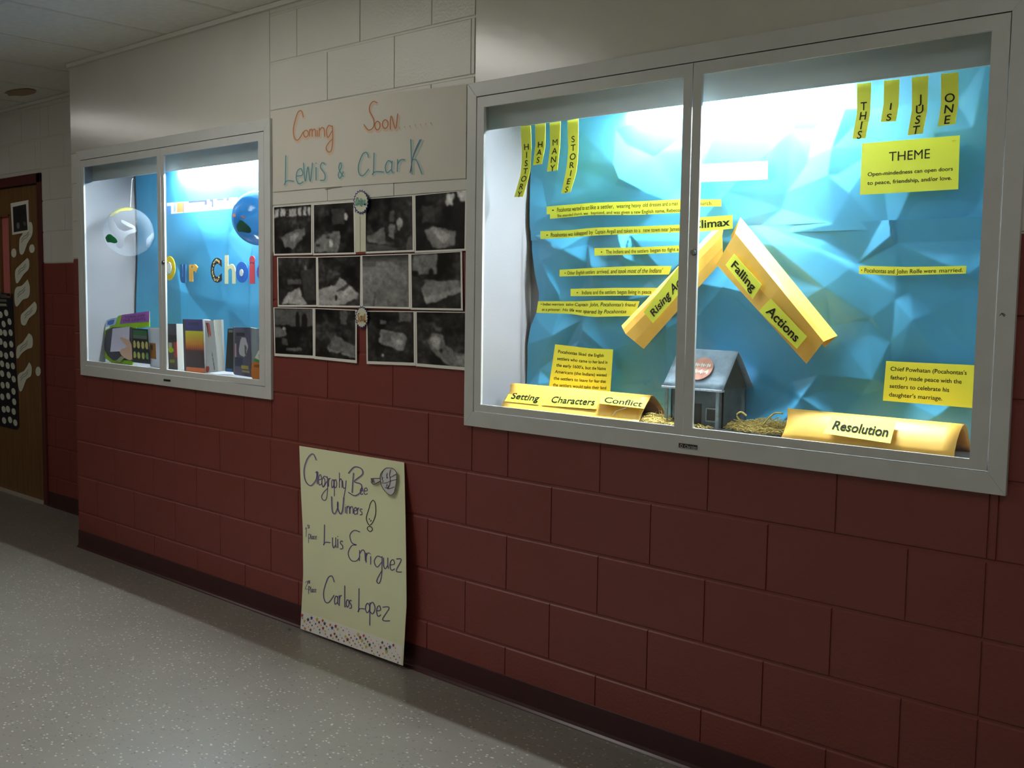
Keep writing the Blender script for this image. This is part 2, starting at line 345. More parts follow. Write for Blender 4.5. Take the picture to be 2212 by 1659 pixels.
wl=MB(); wl.box((-3.70,REC+y0,1.6256),(-2.46,REC+.2,CEIL)); wl.box((-9,REC+y0,2.22),(-3.70,REC+.2,CEIL)); wl.box((-9,REC+y0,1.6256),(-4.85,REC+.2,2.22)); wl.build('upper_wall_backing',CREAM,wall_left)
BM={}
def block(x0,x1,z0,z1,yf,m,parent):
    g=.0025; gx=.0012; w=round(x1-x0-2*gx,4); h=round(z1-z0-2*g,4)
    if w<.012 or h<.012: return
    k=(w,h,m.name)
    if k not in BM:
        b=.0045; c=.001; v=[(c,0,b),(w-c,0,b),(w-c,0,h-b),(c,0,h-b),(0,b,0),(w,b,0),(w,b,h),(0,b,h),(0,.012,0),(w,.012,0),(w,.012,h),(0,.012,h)]
        f=[(0,1,2,3)]+[(i+4,(i+1)%4+4,(i+1)%4,i) for i in range(4)]+[(i+8,(i+1)%4+8,(i+1)%4+4,i+4) for i in range(4)]
        me=bpy.data.meshes.new('block'); me.from_pydata(v,[],f); me.materials.append(m); BM[k]=me
    o=bpy.data.objects.new('concrete_block',BM[k]); C.objects.link(o); o.parent=parent; o.location=(x0+gx,yf+random.uniform(-.0006,.0006),z0+g)
def courses(xa,xb,yf,parent,holes,splits=(),kmax=14,phase=0):
    for k in range(kmax):
        z0=k*cH; z1=min(z0+cH,CEIL)
        if z1-z0<.03: continue
        off=((k)%2)*.5   # C4 (index 4 above L3) has joints at integers -> course index k=4
        off=0 if k%2==0 else .5
        n0=math.floor(xa/bL)-1; xs=[xa]
        for n in range(n0,n0+60):
            x=(n+off+phase)*bL
            if xa+.05<x<xb-.05: xs.append(x)
        xs.append(xb)
        for sp in splits:
            if xa<sp<xb: xs.append(sp)
        xs=sorted(set(xs)); xs2=[xs[0]]
        for x in xs[1:]:
            if x-xs2[-1]<.05:
                if x in splits: xs2[-1]=x
                elif x==xb: xs2[-1]=x
                continue
            xs2.append(x)
        for a,b in zip(xs2[:-1],xs2[1:]):
            segs=[(a,b,z0,z1)]
            for (ha,hb,hc,hd) in holes:
                new=[]
                for (p,q,r,s) in segs:
                    if q<=ha or p>=hb or s<=hc or r>=hd: new.append((p,q,r,s)); continue
                    if p<ha: new.append((p,ha,r,s))
                    if q>hb: new.append((hb,q,r,s))
                    mp,mq=max(p,ha),min(q,hb)
                    if r<hc-.02: new.append((mp,mq,r,hc))
                    if s>hd+.02: new.append((mp,mq,hd,s))
                segs=new
            for p,q,r,s in segs: block(p,q,r,s,yf,RED if (r+s)/2<1.6256 else CREAM,parent)
# course index: block between L(k-1) and L(k) has index k ; C4 lies between z=.8128 and 1.016
courses(-2.46,3.45,0,wall_front,[(IN1[0]-.014,IN1[1]+.014,1.0,2.2),(IN2[0]-.014,IN2[1]+.014,1.0,2.2),(-2.46,-.600,2.2,9),(.628,9,2.2,9)],splits=(2.432,))
courses(-3.70,-2.46,REC,wall_left,[],phase=.2)
courses(-6.9,-3.70,REC,wall_left,[(-4.85,0,0,2.24)],phase=.2)
box('smooth_panel',(-2.46,.0005,2.2),(-.603,.02,CEIL),CREAMP,wall_front); box('smooth_panel',(.632,.0005,2.2),(4.4,.02,CEIL),CREAMP,wall_front)
# baseboards (cove)
def cove(name,x0,x1,yf,ends=True):
    P=[(0,.098),(-.0035,.096),(-.004,.02),(-.007,.009),(-.014,.003),(-.016,0),(0,0)]
    b=MB().prism([(x0,yf+p[0],p[1]) for p in P],(x1-x0,0,0)); return struct(b.build(name,MAROON))
cove('baseboard_front',-2.46,6.5,0); cove('baseboard_left',-3.70,-2.46,REC)
e=MB().prism([(-2.46-q[0]*-1 if 0 else -2.46+q[0],0,q[1]) for q in [(0,.098),(-.004,.096),(-.004,.02),(-.014,.003),(-.016,0),(0,0)]],(0,REC,0)); struct(e.build('trim_1',MAROON))
# ceiling: grid and tiles
cl=struct(box('ceiling',(-9,-3.0,CEIL+.012),(7,REC+.1,CEIL+.06),GRID)); 
XL=[-1.43+.61*k for k in range(-12,14)]; YL=[-3.0,-1.98,-.76,REC+.001]
TM={}
TROFF=[(-.515,-1.37),(-4.175,-1.37),(3.145,-1.37)]  # rightmost light is an unseen addition that brightens the right of the wall
for x0 in XL[:-1]:
    for ya,yb in zip(YL[:-1],YL[1:]):
        x1=x0+.61
        if x1>6.9 or x0<-8.9: continue
        if any(x0<tx<x1 and ya<ty<yb for tx,ty in TROFF): continue
        k=(round(yb-ya,3),)
        if k not in TM:
            m_=MB().box((.012,.012,.004),(.598,yb-ya-.012,.02)); me=bpy.data.meshes.new('ceiling_tile'); me.from_pydata(m_.v,[],m_.f); me.materials.append(ceilm); TM[k]=me
        o=bpy.data.objects.new('ceiling_tile',TM[k]); C.objects.link(o); o.parent=cl; o.location=(x0,ya,CEIL-.003)
gm=MB()
for x in XL: gm.box((x-.012,-3,CEIL-.001),(x+.012,REC,CEIL+.013))
for y in YL[1:-1]: gm.box((-8.9,y-.012,CEIL-.0014),(6.9,y+.012,CEIL+.013))
gm.build('ceiling_grid',GRID,cl)
st_=MB().poly([(-3.50+.16*math.cos(a*.45)*(1+.15*math.sin(a*3)),.18+.07*math.sin(a*.45),CEIL-.0045) for a in range(14)][::-1]); st_.build('water_stain',mat('brown_stain',(166,142,112),.9),cl)
gm=MB().box((-2.46,-.016,CEIL-.022),(6.9,-.0005,CEIL-.001)); gm.box((-8.9,REC-.016,CEIL-.022),(-2.46,REC,CEIL-.001)); gm.build('wall_angle',GRID,cl)
DIFF={x:mat('troffer_diffuser_%d'%i,(240,240,235),.5,emit=((1,.965,.91),TROFFER_E*k)) for i,(x,k) in enumerate(((-.515,1.),(-4.175,.4),(3.145,.45)))}
for tx,ty in TROFF:
    t=empty('ceiling_light',(tx,ty,CEIL))
    x0,x1=tx-.29,tx+.29; f_=MB(); ya,yb=ty-.595,ty+.595
    for a,b in (((x0-.01,ya,CEIL-.008),(x0+.02,yb,CEIL+.02)),((x1-.02,ya,CEIL-.008),(x1+.01,yb,CEIL+.02)),((x0,ya,CEIL-.008),(x1,ya+.03,CEIL+.02)),((x0,yb-.03,CEIL-.008),(x1,yb,CEIL+.02))): f_.box(a,b)
    f_.build('frame',GRID,t); box('diffuser',(x0+.03,ya+.04,CEIL-.045),(x1-.03,yb-.04,CEIL+.01),DIFF[tx],t)  # dropped diffuser shape is made up so light grazes the ceiling
    tag(t,{-.515:'wraparound ceiling light between the two display cases',-4.175:'wraparound ceiling light near the wooden door',3.145:'added wraparound ceiling light beyond the large display case, brightening the right end'}.get(tx,'wraparound ceiling light at the far right end of the corridor'),'ceiling light','corridor ceiling lights')
# opposite wall with an open classroom doorway (seen as reflection in the glass)
OW=-3.0; wb=MB()
DX=(-1.14,-.24)
for a,b,c,d in ((-9,DX[0],0,1.6256),(DX[1],7,0,1.6256)): wb.box((a,OW-.15,c),(b,OW,d))
OPP=mat('opposite_wall_paint',(176,166,148),.5)
wall_back=struct(wb.build('wall_back',OPP))
wb=MB()
for a,b,c,d in ((-9,DX[0],1.6256,CEIL),(DX[1],7,1.6256,CEIL),(DX[0],DX[1],2.13,CEIL)): wb.box((a,OW-.15,c),(b,OW,d))
wb.build('upper_wall',OPP,wall_back)
rm=mat('classroom_wall_paint',(205,205,200),.7)
struct(box('floor_classroom',(-3.2,-5.6,-.05),(1.5,-3.0,-.0005),rm)); struct(box('wall_classroom_back',(-3.2,-5.7,0),(1.5,-5.6,2.7),rm)); struct(box('wall_classroom_left',(-3.3,-5.6,0),(-3.2,-3.15,2.7),rm)); struct(box('wall_classroom_right',(1.5,-5.6,0),(1.6,-3.15,2.7),rm)); struct(box('ceiling_classroom',(-3.2,-5.6,2.7),(1.5,-3.15,2.75),rm))
t=empty('ceiling_light',(-1.0,-4.3,2.69)); box('diffuser',(-1.6,-4.6,2.68),(-.4,-4.0,2.699),mat('class_diffuser',(240,240,240),.5,emit=((.95,.98,1),16)),t); box('frame',(-1.62,-4.62,2.685),(-.38,-3.98,2.6995),GRID,t)
tag(t,'light panel in the classroom across the corridor','ceiling light')
BLK=mat('black_plastic',(26,26,28),.4)
TOP=mat('desk_top_grey',(150,140,125),.4)
for i,(dx,dy) in enumerate(((-1.75,-4.3),(-2.3,-4.8))):
    t=empty('school_desk',(dx,dy,0)); box('desk_top',(dx-.3,dy-.23,.7),(dx+.3,dy+.23,.725),TOP,t,bevel=.004)
    for sx in (-.27,.27):
        for sy in (-.2,.2): MB().tube([(dx+sx,dy+sy,0),(dx+sx,dy+sy,.7)],.012).build('leg',STEEL,t,smooth=True)
    box('book_tray',(dx-.25,dy-.2,.58),(dx+.25,dy+.2,.59),STEEL,t)
    tag(t,['school desk reflected in the glass, nearer the classroom doorway','school desk reflected in the glass, deeper in the classroom'][i],'desk','classroom desks')
# end walls
struct(box('wall_right',(6.9,-3.0,0),(7.0,.36,CEIL),CREAM)); struct(box('wall_end',(-9.1,-3.0,0),(-9.0,REC,CEIL),CREAM))
# ---------------------------------------------------------------- door_1 in the recess
dr=empty('door_1',(-4.2,REC,0)); dr['kind']='structure'
fm=MB(); fm.box((-3.752,REC-.012,0),(-3.695,REC+.12,2.215)); fm.box((-4.85,REC-.012,2.155),(-3.695,REC+.12,2.215)); fm.box((-4.85,REC-.012,0),(-4.79,REC+.12,2.155)); fm.build('door_frame',MAROONF,dr,bevel=.003)
DY=REC+.018
lf=MB(); 
for a,b,c,d in ((-4.79,-4.42,.012,2.15),(-4.26,-3.756,.012,2.15),(-4.42,-4.26,.012,1.40),(-4.42,-4.26,1.96,2.15)): lf.box((a,DY,c),(b,DY+.044,d))
leaf=lf.build('door_leaf',WOOD,dr)
box('door_glass',(-4.42,DY+.018,1.40),(-4.26,DY+.024,1.96),mat('pink_reflection_glass',(196,110,106),.25),dr)  # pink reflection in the pane is put into its base colour
lm=MB()
for a,b,c,d in ((-4.43,-4.418,1.39,1.97),(-4.262,-4.25,1.39,1.97),(-4.43,-4.25,1.39,1.402),(-4.43,-4.25,1.958,1.97)): lm.box((a,DY-.004,c),(b,DY+.01,d))
lm.build('glazing_bead',WOOD,dr)
for z in (1.93,1.06,.21):
    h=MB().box((-3.80,DY-.003,z),(-3.735,DY+.003,z+.115)); h.tube([(-3.757,DY-.01,z-.003),(-3.757,DY-.01,z+.118)],.009,10); h.build('hinge',mat('dark_bronze',(24,18,16),.35,metal=.6),dr)
box('threshold',(-4.79,REC-.02,0),(-3.752,REC+.12,.012),mat('aluminium_strip',(200,196,180),.35,metal=.4),dr)
# paper decorations on the door
def dpoly(pts,y,name,m,parent=None,th=.0012,sc=1,org=(0,0)):
    P=[at(org[0]+x*sc,org[1]+yy*sc,y) for x,yy in pts]; return MB().prism(P,(0,th,0)).build(name,m,parent)
FOOT=mat('off_white_paper',(206,208,190),.7,var=.05,vscale=60)
o=(0,350);sc=.39153
t=empty('framed_photo',at(42,465,DY)); dpoly([(58,228),(155,210),(160,385),(68,402)],DY-.004,'mount',WHITE,t,.003,sc,o)
sh=Sheet([(70,248),(143,232)],[(152,375),(76,388)][::-1],DY-.0045,sc,o); r=Ras(24,30,g_(.02),.5); r.ell(.55,.3,.3,.2,g_(.01)).ell(.35,.75,.12,.12,g_(.16)).ell(.8,.72,.1,.08,g_(.1)); sh.make('picture',VCG,t,24,30,.0005,r.a)
tag(t,'small square photo with white border taped high on the wooden door','photo')
FEET=[([(120,405),(150,345),(165,330),(178,345),(178,400),(150,450),(130,505),(112,508),(106,480),(108,425)],'topmost white paper cutout on the door, under the square photo'),
([(150,530),(160,545),(158,590),(130,620),(98,668),(86,655),(84,600),(108,570)],'second white paper cutout from the top on the door'),
([(152,648),(164,690),(158,745),(125,760),(95,797),(82,780),(80,720),(92,690),(120,682)],'third white paper cutout from the top on the door'),
([(190,770),(202,790),(196,830),(160,862),(140,900),(118,892),(116,845),(145,815)],'fourth white paper cutout from the top on the door'),
([(158,945),(178,965),(178,1020),(150,1032),(120,1055),(100,1083),(90,1075),(94,1020),(125,995)],'fifth white paper cutout from the top on the door'),
([(160,1105),(174,1130),(170,1180),(145,1200),(120,1262),(105,1255),(97,1190),(108,1165),(135,1150)],'lowest white paper cutout on the door')]
for P,lab in FEET:
    t=empty('paper_cutout',at(P[0][0]*sc,350+P[0][1]*sc,DY)); dpoly([tuple(q) for q in smooth(P+[P[0]],3)[:-1]],DY-.003,'paper',FOOT,t,.0012,sc,o)
    cx=sum(p[0] for p in P)/len(P); cy=sum(p[1] for p in P)/len(P); s_=Sheet([(0,350),(100,350)],[(0,1000),(100,1000)],DY-.003)
    strokes(s_,[[(sc*(cx-22),350+sc*(cy+20+k)),(sc*(cx-8),350+sc*(cy+2+k)),(sc*(cx+6),350+sc*(cy-6+k)),(sc*(cx+20),350+sc*(cy-26+k))] for k in (-10,4)],1.2,mat('grey_ink',(120,122,116),.7),t,'handwriting')
    tag(t,lab,'cutout','bone shaped paper cutouts on the door')
for (cx,cy,rx,ry,lab) in ((76,502,14,25,'left small white paper disc on the door'),(176,478,15,24,'right small white paper disc on the door'),(210,1155,14,26,'tiny white paper scrap at the door edge')):
    t=dpoly([(cx+rx*math.cos(a*math.pi/8),cy+ry*math.sin(a*math.pi/8)) for a in range(16)],DY-.003,'paper_disc',FOOT,None,.0012,sc,o); tag(t,lab,'disc')
t=empty('black_poster',at(15,780,DY)); o2=(0,620);s2=.1929
dpoly([(-60,60),(140,75),(150,330),(160,560),(175,800),(190,1060),(205,1300),(212,1560),(190,1598),(60,1570),(-60,1540)],DY-.003,'backing_paper',mat('black_paper',(20,18,26),.6),t,.0012,s2,o2)
OV=[(5,310),(68,290),(40,415),(105,388),(5,505),(55,515),(118,512),(5,610),(58,645),(125,640),(8,750),(68,770),(130,755),(22,860),(85,880),(143,885),(22,970),(97,985),(152,1032),(28,1100),(85,1100),(150,1170),(25,1230),(92,1222),(158,1285),(40,1370),(88,1368),(152,1395),(45,1495),(112,1488),(170,1520)]
for x,y in OV:
    q=dpoly([(x+22*math.cos(a*math.pi/5)+6*math.sin(a*math.pi/5),y+38*math.sin(a*math.pi/5)) for a in range(10)],DY-.005,'white_oval',FOOT,t,.0015,s2,o2)
for k,(yy,c) in enumerate(((95,(70,70,72)),(150,(96,94,90)),(200,(150,150,130)))): dpoly([(-40,yy-16),(75-k*5,yy-12),(78,yy+14),(-40,yy+14)],DY-.005,'title_strip',mat('title_grey_%d'%k,c,.7),t,.001,s2,o2)
tag(t,'long black poster covered in rows of small white paper ovals on the door','poster')
# ================================================================= DISPLAY CASES
def case(X,IN,GL,GR,mull,seed,lab,lampx,badge_px):
    t=empty('display_case',((X[0]+X[1])/2,0,1.0)); z0,z1=CZ; fw_=.045
    # box: liner panels
    li=MB(); zi0,zi1=1.055,2.19
    box('back_panel',(IN[0],D,zi0),(IN[1],D+.012,zi1),CASEIN,t); box('side_panel',(IN[0]-.012,.004,zi0),(IN[0],D+.012,zi1),CASEIN,t); box('side_panel',(IN[1],.004,zi0),(IN[1]+.012,D+.012,zi1),CASEIN,t)
    box('case_floor',(IN[0]-.012,.004,zi0-.014),(IN[1]+.012,D+.012,zi0),CASEIN,t); box('case_top',(IN[0]-.012,.004,zi1-.004),(IN[1]+.012,D+.012,zi1+.008),CASEIN,t)
    box('valance',(IN[0]+.001,.048,2.047),(IN[1]-.001,.054,2.184),VAL,t)
    # frame: four mitred members, flange stands 14 mm off the wall
    o_=[(X[0],z0),(X[1],z0),(X[1],z1),(X[0],z1)]; i_=[(X[0]+fw_,z0+.054),(X[1]-fw_,z0+.054),(X[1]-fw_,z1-.05),(X[0]+fw_,z1-.05)]
    for k in range(4):
        j=(k+1)%4; a=[o_[k],o_[j],i_[j],i_[k]]
        MB().prism([(p[0],-.014,p[1]) for p in a],(0,.0135,0)).build('frame_member',FRAME,t,bevel=.0012)
    ih=MB(); a0,a1,b0,b1=i_[0][0],i_[1][0],i_[0][1],i_[2][1]
    # inner returns of the frame, dark shadow gap behind doors
    for a,b in (((a0-.008,-.010,b0),(a0,.03,b1)),((a1,-.010,b0),(a1+.008,.03,b1)),((a0,-.010,b0-.008),(a1,.03,b0)),((a0,-.010,b1),(a1,.03,b1+.008))): ih.box(a,b)
    ih.build('frame_return',FRAME,t)
    ga=.0028
    for k,(dx0,dx1,g) in enumerate(((a0+ga,mull-ga*.5,GL),(mull+ga*.5,a1-ga,GR))):
        dz0,dz1=b0+ga,b1-ga; gz0,gz1=1.067,2.116
        d=MB(); 
        for q0,q1 in (((dx0,-.0125,dz0),(g[0],-.0035,dz1)),((g[1],-.0125,dz0),(dx1,-.0035,dz1)),((g[0],-.0125,dz0),(g[1],-.0035,gz0)),((g[0],-.0125,gz1),(g[1],-.0035,dz1))): d.box(q0,q1)
        dd=d.build('door',FRAME,t); 
        gl=box('glass_pane',(g[0]-.0005,-.0085,gz0-.0005),(g[1]+.0005,-.0055,gz1+.0005),GLASS,dd)
        if k==1:
            lk=MB(); lx=mull+.020; lz=1.595; lk.tube([(lx,-.012,lz),(lx,-.019,lz)],[.0105,.009],20); lk.tube([(lx,-.019,lz),(lx,-.0215,lz)],[.006,.005],16); lk.build('lock',STEEL,dd)
    # badge
    bx=[at(*badge_px[0],-.0145),at(*badge_px[1],-.0145)]
    b=box('badge',(bx[0][0],-.0165,bx[1][2]),(bx[1][0],-.0138,bx[0][2]),BLK,t)
    # lamp
    lp=MB().tube([(lampx[0],.234,2.125),(lampx[1],.234,2.125)],.013,12); lp.build('light_tube',mat('case_tube_glow_%d'%seed,(250,252,255),.5,emit=((.86,.95,1),TUBE_E*(1. if seed==2 else .62))),t,True)
    lp=MB().box((lampx[0]-.03,.214,2.15),(lampx[1]+.03,.254,2.186)); 
    for x in lampx: lp.box((x-.012,.217,2.105),(x+.012,.251,2.155))
    lp.build('lamp_holder',WHITE,t)
    tag(t,lab,'display case','wall display cases'); return t,bx
c2,bx2=case(CX2,IN2,(.688,1.508),(1.572,2.382),1.540,2,'large grey framed wall case with two glass doors, filled with yellow notes','' or (1.12,1.9),((1467,957),(1506,971)))
c1,bx1=case(CX1,IN1,(-2.296,-1.527),(-1.463,-.672),-1.495,1,'small grey framed wall case with two glass doors, filled with books and globes',(-1.82,-.84),((354,818.5),(368,824.5)))
sh=Sheet([(1467,957),(1506,960.5)],[(1467,968),(1506,973)],-.0167); badge=[c for c in c2.children if c.name.startswith('badge')][0]
lettering(sh,[('Claridge',.3,.97,.2,.8)],mat('silver_ink',(190,190,190),.4),badge,'lettering',0,.0001); lettering(sh,[('O',.05,.2,.15,.85)],mat('rose_ink',(190,150,140),.4),badge,'emblem',.03,.0001)
# ---- crumpled blue paper
def crumple(nx,nz,n,amp,seed,w,h,sm=2):
    r=np.random.default_rng(seed); pts=[Vector((x,z)) for x in np.linspace(-.05,1.05,5) for z in (-.05,1.05)]+[Vector((x,z)) for x in (-.05,1.05) for z in (.3,.6)]
    for _ in range(n): pts.append(Vector((float(r.random()),float(r.random()))))
    res=delaunay_2d_cdt([Vector((p.x*w/h,p.y)) for p in pts],[],[],0,1e-6); V=np.array([(v.x*h/w,v.y) for v in res[0]]); T=res[2]
    Hh=r.random(len(V))*amp; X,Z=np.meshgrid(np.linspace(0,1,nx),np.linspace(0,1,nz)); A=np.zeros_like(X)
    for t in T:
        a,b,c=V[t[0]],V[t[1]],V[t[2]]; dd=(b[1]-c[1])*(a[0]-c[0])+(c[0]-b[0])*(a[1]-c[1])
        if abs(dd)<1e-12: continue
        l0=((b[1]-c[1])*(X-c[0])+(c[0]-b[0])*(Z-c[1]))/dd; l1=((c[1]-a[1])*(X-c[0])+(a[0]-c[0])*(Z-c[1]))/dd; l2=1-l0-l1
        m=(l0>=-1e-6)&(l1>=-1e-6)&(l2>=-1e-6); A[m]=(l0*Hh[t[0]]+l1*Hh[t[1]]+l2*Hh[t[2]])[m]
    for _ in range(sm):
        B=np.pad(A,1,mode='edge'); A=(B[1:-1,1:-1]*2+B[:-2,1:-1]+B[2:,1:-1]+B[1:-1,:-2]+B[1:-1,2:])/6
    return A
def bluesheet(name,parent,x0,x1,z0,z1,n,amp,seed,ybase,left=None,nx=260,nz=150):
    A=crumple(nx,nz,n,amp,seed,x1-x0,z1-z0,0)+crumple(nx,nz,n//4,amp*.7,seed+1,x1-x0,z1-z0,4)
    v=[];f=[]
    for j in range(nz):
        z=z0+(z1-z0)*j/(nz-1); xl=left(z) if left else x0
        for i in range(nx):
            x=xl+(x1-xl)*i/(nx-1); v.append((x,ybase-A[j,i],z))
    for j in range(nz-1):
        for i in range(nx-1): a=j*nx+i; f.append((a,a+1,a+nx+1,a+nx))
    return mesh(name,v,f,BLUE,parent,True)
LE=[(1.06,.656),(1.10,.656),(1.2,.658),(1.27,.664),(1.34,.674),(1.40,.700),(1.47,.71),(1.56,.69),(1.66,.672),(1.8,.672),(1.9,.662),(2.18,.658)]
lf_=lambda z: float(np.interp(z,[p[0] for p in LE],[p[1] for p in LE]))
t=empty('blue_backing_paper',(1.5,D,1.06)); bluesheet('lower_sheet',t,.64,2.438,1.057,1.69,95,.027,11,D-.006,lf_,440,190); bluesheet('upper_sheet',t,.64,2.438,1.665,2.182,60,.021,31,D-.012,lf_,440,150)
tag(t,'crumpled blue paper lining the back of the large display case','backing paper')
t=empty('blue_backing_paper',(-1.5,D,1.06)); bluesheet('left_sheet',t,-2.285,-1.33,1.057,2.182,16,.015,51,D-.004,None,170,170); bluesheet('right_sheet',t,-1.35,-.63,1.057,2.182,26,.017,61,D-.008,None,170,170)
tag(t,'smoother blue paper lining the back of the small display case','backing paper')
# border trim strip at the left edge of the small case
r=Ras(4,60,lin((120,128,150)),.3)
for k in range(14): r.rect(0,k/14,1,k/14+.035,lin(random.choice([(190,180,70),(80,100,170),(150,140,130),(170,150,60)])))
sh=Sheet([(285,560),(292,560)],[(286,706),(294,707)],.29); tb=sh.make('border_strip',VC,None,4,60,.001,r.a); tag(tb,'patterned border strip along the left edge of the blue paper in the small case','border strip')
# ================================================================= LARGE CASE CONTENTS
YB=.242
o6=(1000,170);s6=.27119; o8=(1460,40);s8=.34
def vstrip(word_,L,R,org,sc,vs,lab,ya=.062,yb=.085):
    t=empty('hanging_strip',at(org[0]+L[0][0]*sc,org[1]+L[0][1]*sc,ya))
    # u runs down, v across: use Sheet with top=right edge reversed role -> rotate text letters individually
    sh=Sheet(L,R,lambda u,v: ya+(yb-ya)*u*u,sc,org)
    sh.make('paper_strip',YEL,t,14,2,.0006)
    n=len(word_); v=[];f=[]
    for k,ch in enumerate(word_):
        V,Fc=glyphmesh(ch,.008); a=vs[0]+(vs[1]-vs[0])*k/(n-1) if n>1 else vs[0]; lh=vs[2]
        x0,x1=V[:,0].min(),V[:,0].max(); wd=(x1-x0); n0=len(v)
        for p in V:
            uu=a+lh*(.5-p[1]/.72); vv=.5+(p[0]-(x0+x1)/2)*.78; v.append(sh.w(uu,vv,.0008))
        f+=[tuple(n0+i for i in q) for q in Fc]
    mesh('lettering',v,f,INK,t)
    tag(t,lab,'paper strip','hanging yellow word strips')
vstrip('HISTORY',[(458,380),(470,600),(455,780),(408,942)],[(540,372),(545,560),(530,760),(480,940)],o6,s6,(.29,.96,.085),'long hanging yellow strip reading HISTORY, leftmost of the hanging strips')
vstrip('HAS',[(575,365),(578,520),(558,690)],[(658,355),(655,540),(628,680)],o6,s6,(.5,.88,.15),'short hanging yellow strip reading HAS')
vstrip('MANY',[(690,352),(696,540),(670,740)],[(778,340),(772,540),(752,728)],o6,s6,(.41,.94,.13),'hanging yellow strip reading MANY')
vstrip('STORIES',[(832,335),(838,560),(820,740),(783,915)],[(920,318),(918,560),(900,760),(855,905)],o6,s6,(.26,.95,.085),'long hanging yellow strip reading STORIES')
vstrip('THIS',[(1150,415),(1150,600),(1120,765)],[(1242,405),(1235,600),(1205,760)],o8,s8,(.41,.93,.15),'hanging yellow strip reading THIS')
vstrip('IS',[(1322,395),(1320,540),(1300,658)],[(1422,385),(1415,560),(1398,652)],o8,s8,(.63,.89,.17),'short hanging yellow strip reading IS')
vstrip('JUST',[(1500,375),(1500,580),(1472,742)],[(1605,362),(1598,580),(1568,730)],o8,s8,(.38,.92,.15),'hanging yellow strip reading JUST')
vstrip('ONE',[(1685,352),(1685,540),(1665,685)],[(1795,340),(1795,530),(1775,670)],o8,s8,(.47,.89,.17),'rightmost hanging yellow strip, reading ONE')
oc=(1150,400);scc=.19285
def hstrip(top,bot,lines,lab,y=YB,org=oc,sc=scc,cat='paper strip',nu=20,bold=.006,ink=INK,group='yellow sentence strips',name='sentence_strip',nv=2,pm=None):
    t=empty(name,at(org[0]+top[0][0]*sc,org[1]+top[0][1]*sc,y if not callable(y) else .2)); sh=Sheet(top,bot,y,sc,org); sh.make('paper',pm or YEL,t,nu,nv,.0006)
    if lines: lettering(sh,lines,ink,t,'lettering',bold)
    tag(t,lab,cat,group); return t,sh
hstrip([(160,240),(640,200),(1200,180),(1690,158),(2115,160)],[(160,328),(640,290),(1200,262),(1690,240),(2115,238)],[('•',.03,.042,.3,.75),('Pocahontas wanted to act',.06,.245,.25,.8),('like a settler,',.25,.385,.25,.8),('wearing heavy',.4,.54,.25,.8),('old dresses and a man',.55,.75,.25,.8),('of the church.',.78,.95,.25,.8)],'topmost yellow sentence strip, running behind the middle door frame')
hstrip([(198,322),(640,284),(1200,262),(1690,240)],[(198,378),(635,337),(1200,332),(1690,308)],[('She attended church, was',.055,.285,.22,.8),('baptized, and was given a new',.31,.68,.22,.8),('English name, Rebecca.',.69,.99,.22,.8)],'second yellow sentence strip, tucked directly under the topmost one',y=YB-.003)
hstrip([(90,515),(400,505),(690,478),(1200,460),(1760,440)],[(90,603),(400,590),(690,565),(1200,545),(1760,525)],[('•',.04,.05,.3,.75),('Pocahontas was kidnapped by',.07,.355,.25,.78),('Captain Argall and taken to a',.37,.67,.25,.78),('new town near Jamestown',.69,.99,.25,.78)],'third yellow sentence strip, about a kidnapping')
hstrip([(695,705),(1200,695),(1720,672)],[(695,790),(1200,775),(1720,748)],[('•',.07,.085,.3,.75),('The Indians and the settlers',.125,.59,.25,.78),('began to fight a lot',.61,.99,.25,.78)],'fourth yellow sentence strip, ending at the raised golden envelope')
hstrip([(305,948),(700,925),(1200,905),(1560,905)],[(303,1023),(700,1010),(1200,1005),(1530,1000)],[('•',.045,.055,.3,.75),('Other English settlers',.07,.32,.25,.78),('arrived, and took',.34,.6,.25,.78),('most of the Indians\'',.61,.93,.25,.78)],'fifth yellow sentence strip, about settlers arriving')
hstrip([(428,1162),(900,1150),(1400,1150)],[(428,1243),(900,1238),(1400,1235)],[('•',.07,.085,.3,.75),('Indians and the settlers',.13,.52,.25,.78),('began living in peace',.54,.93,.25,.78)],'sixth yellow sentence strip, the shortest one left of the golden envelope')
hstrip([(65,1300),(500,1300),(800,1290),(1200,1300)],[(45,1430),(400,1440),(700,1475),(1150,1465)],[('• Indian warriors',.03,.26,.12,.36),('take Captain',.28,.5,.12,.36),('John, Pocahontas\'s friend',.52,.97,.12,.36),('as a prisoner.',.05,.24,.56,.8),('His life was',.26,.45,.56,.8),('spared by Pocahontas',.47,.9,.56,.8)],'lowest yellow sentence strip, tall with two lines of text',nv=4)
om=(1580,480);sm=.25316
hstrip([(1090,372),(1500,382),(2005,372)],[(1088,440),(1400,455),(2000,438)],[('•',.02,.03,.3,.75),('Pocahontas and',.05,.33,.25,.78),('John Rolfe were',.35,.72,.25,.78),('married.',.75,.97,.25,.78)],'short yellow sentence strip about a marriage, right side of the large case',org=om,sc=sm)
hstrip([(1320,1185),(2105,1222)],[(1292,1522),(2090,1588)],[('Chief Powhatan (Pocahontas\'s',.055,.88,.13,.235),('father) made peace with the',.06,.83,.345,.45),('settlers to celebrate his',.06,.7,.56,.665),('daughter\'s marriage.',.06,.63,.775,.88)],'yellow note card with four lines of text, lower right of the large case',org=om,sc=sm,cat='note card',group='note cards',name='note_card',bold=.01,nv=6)
op=(1180,740);sp=.07233
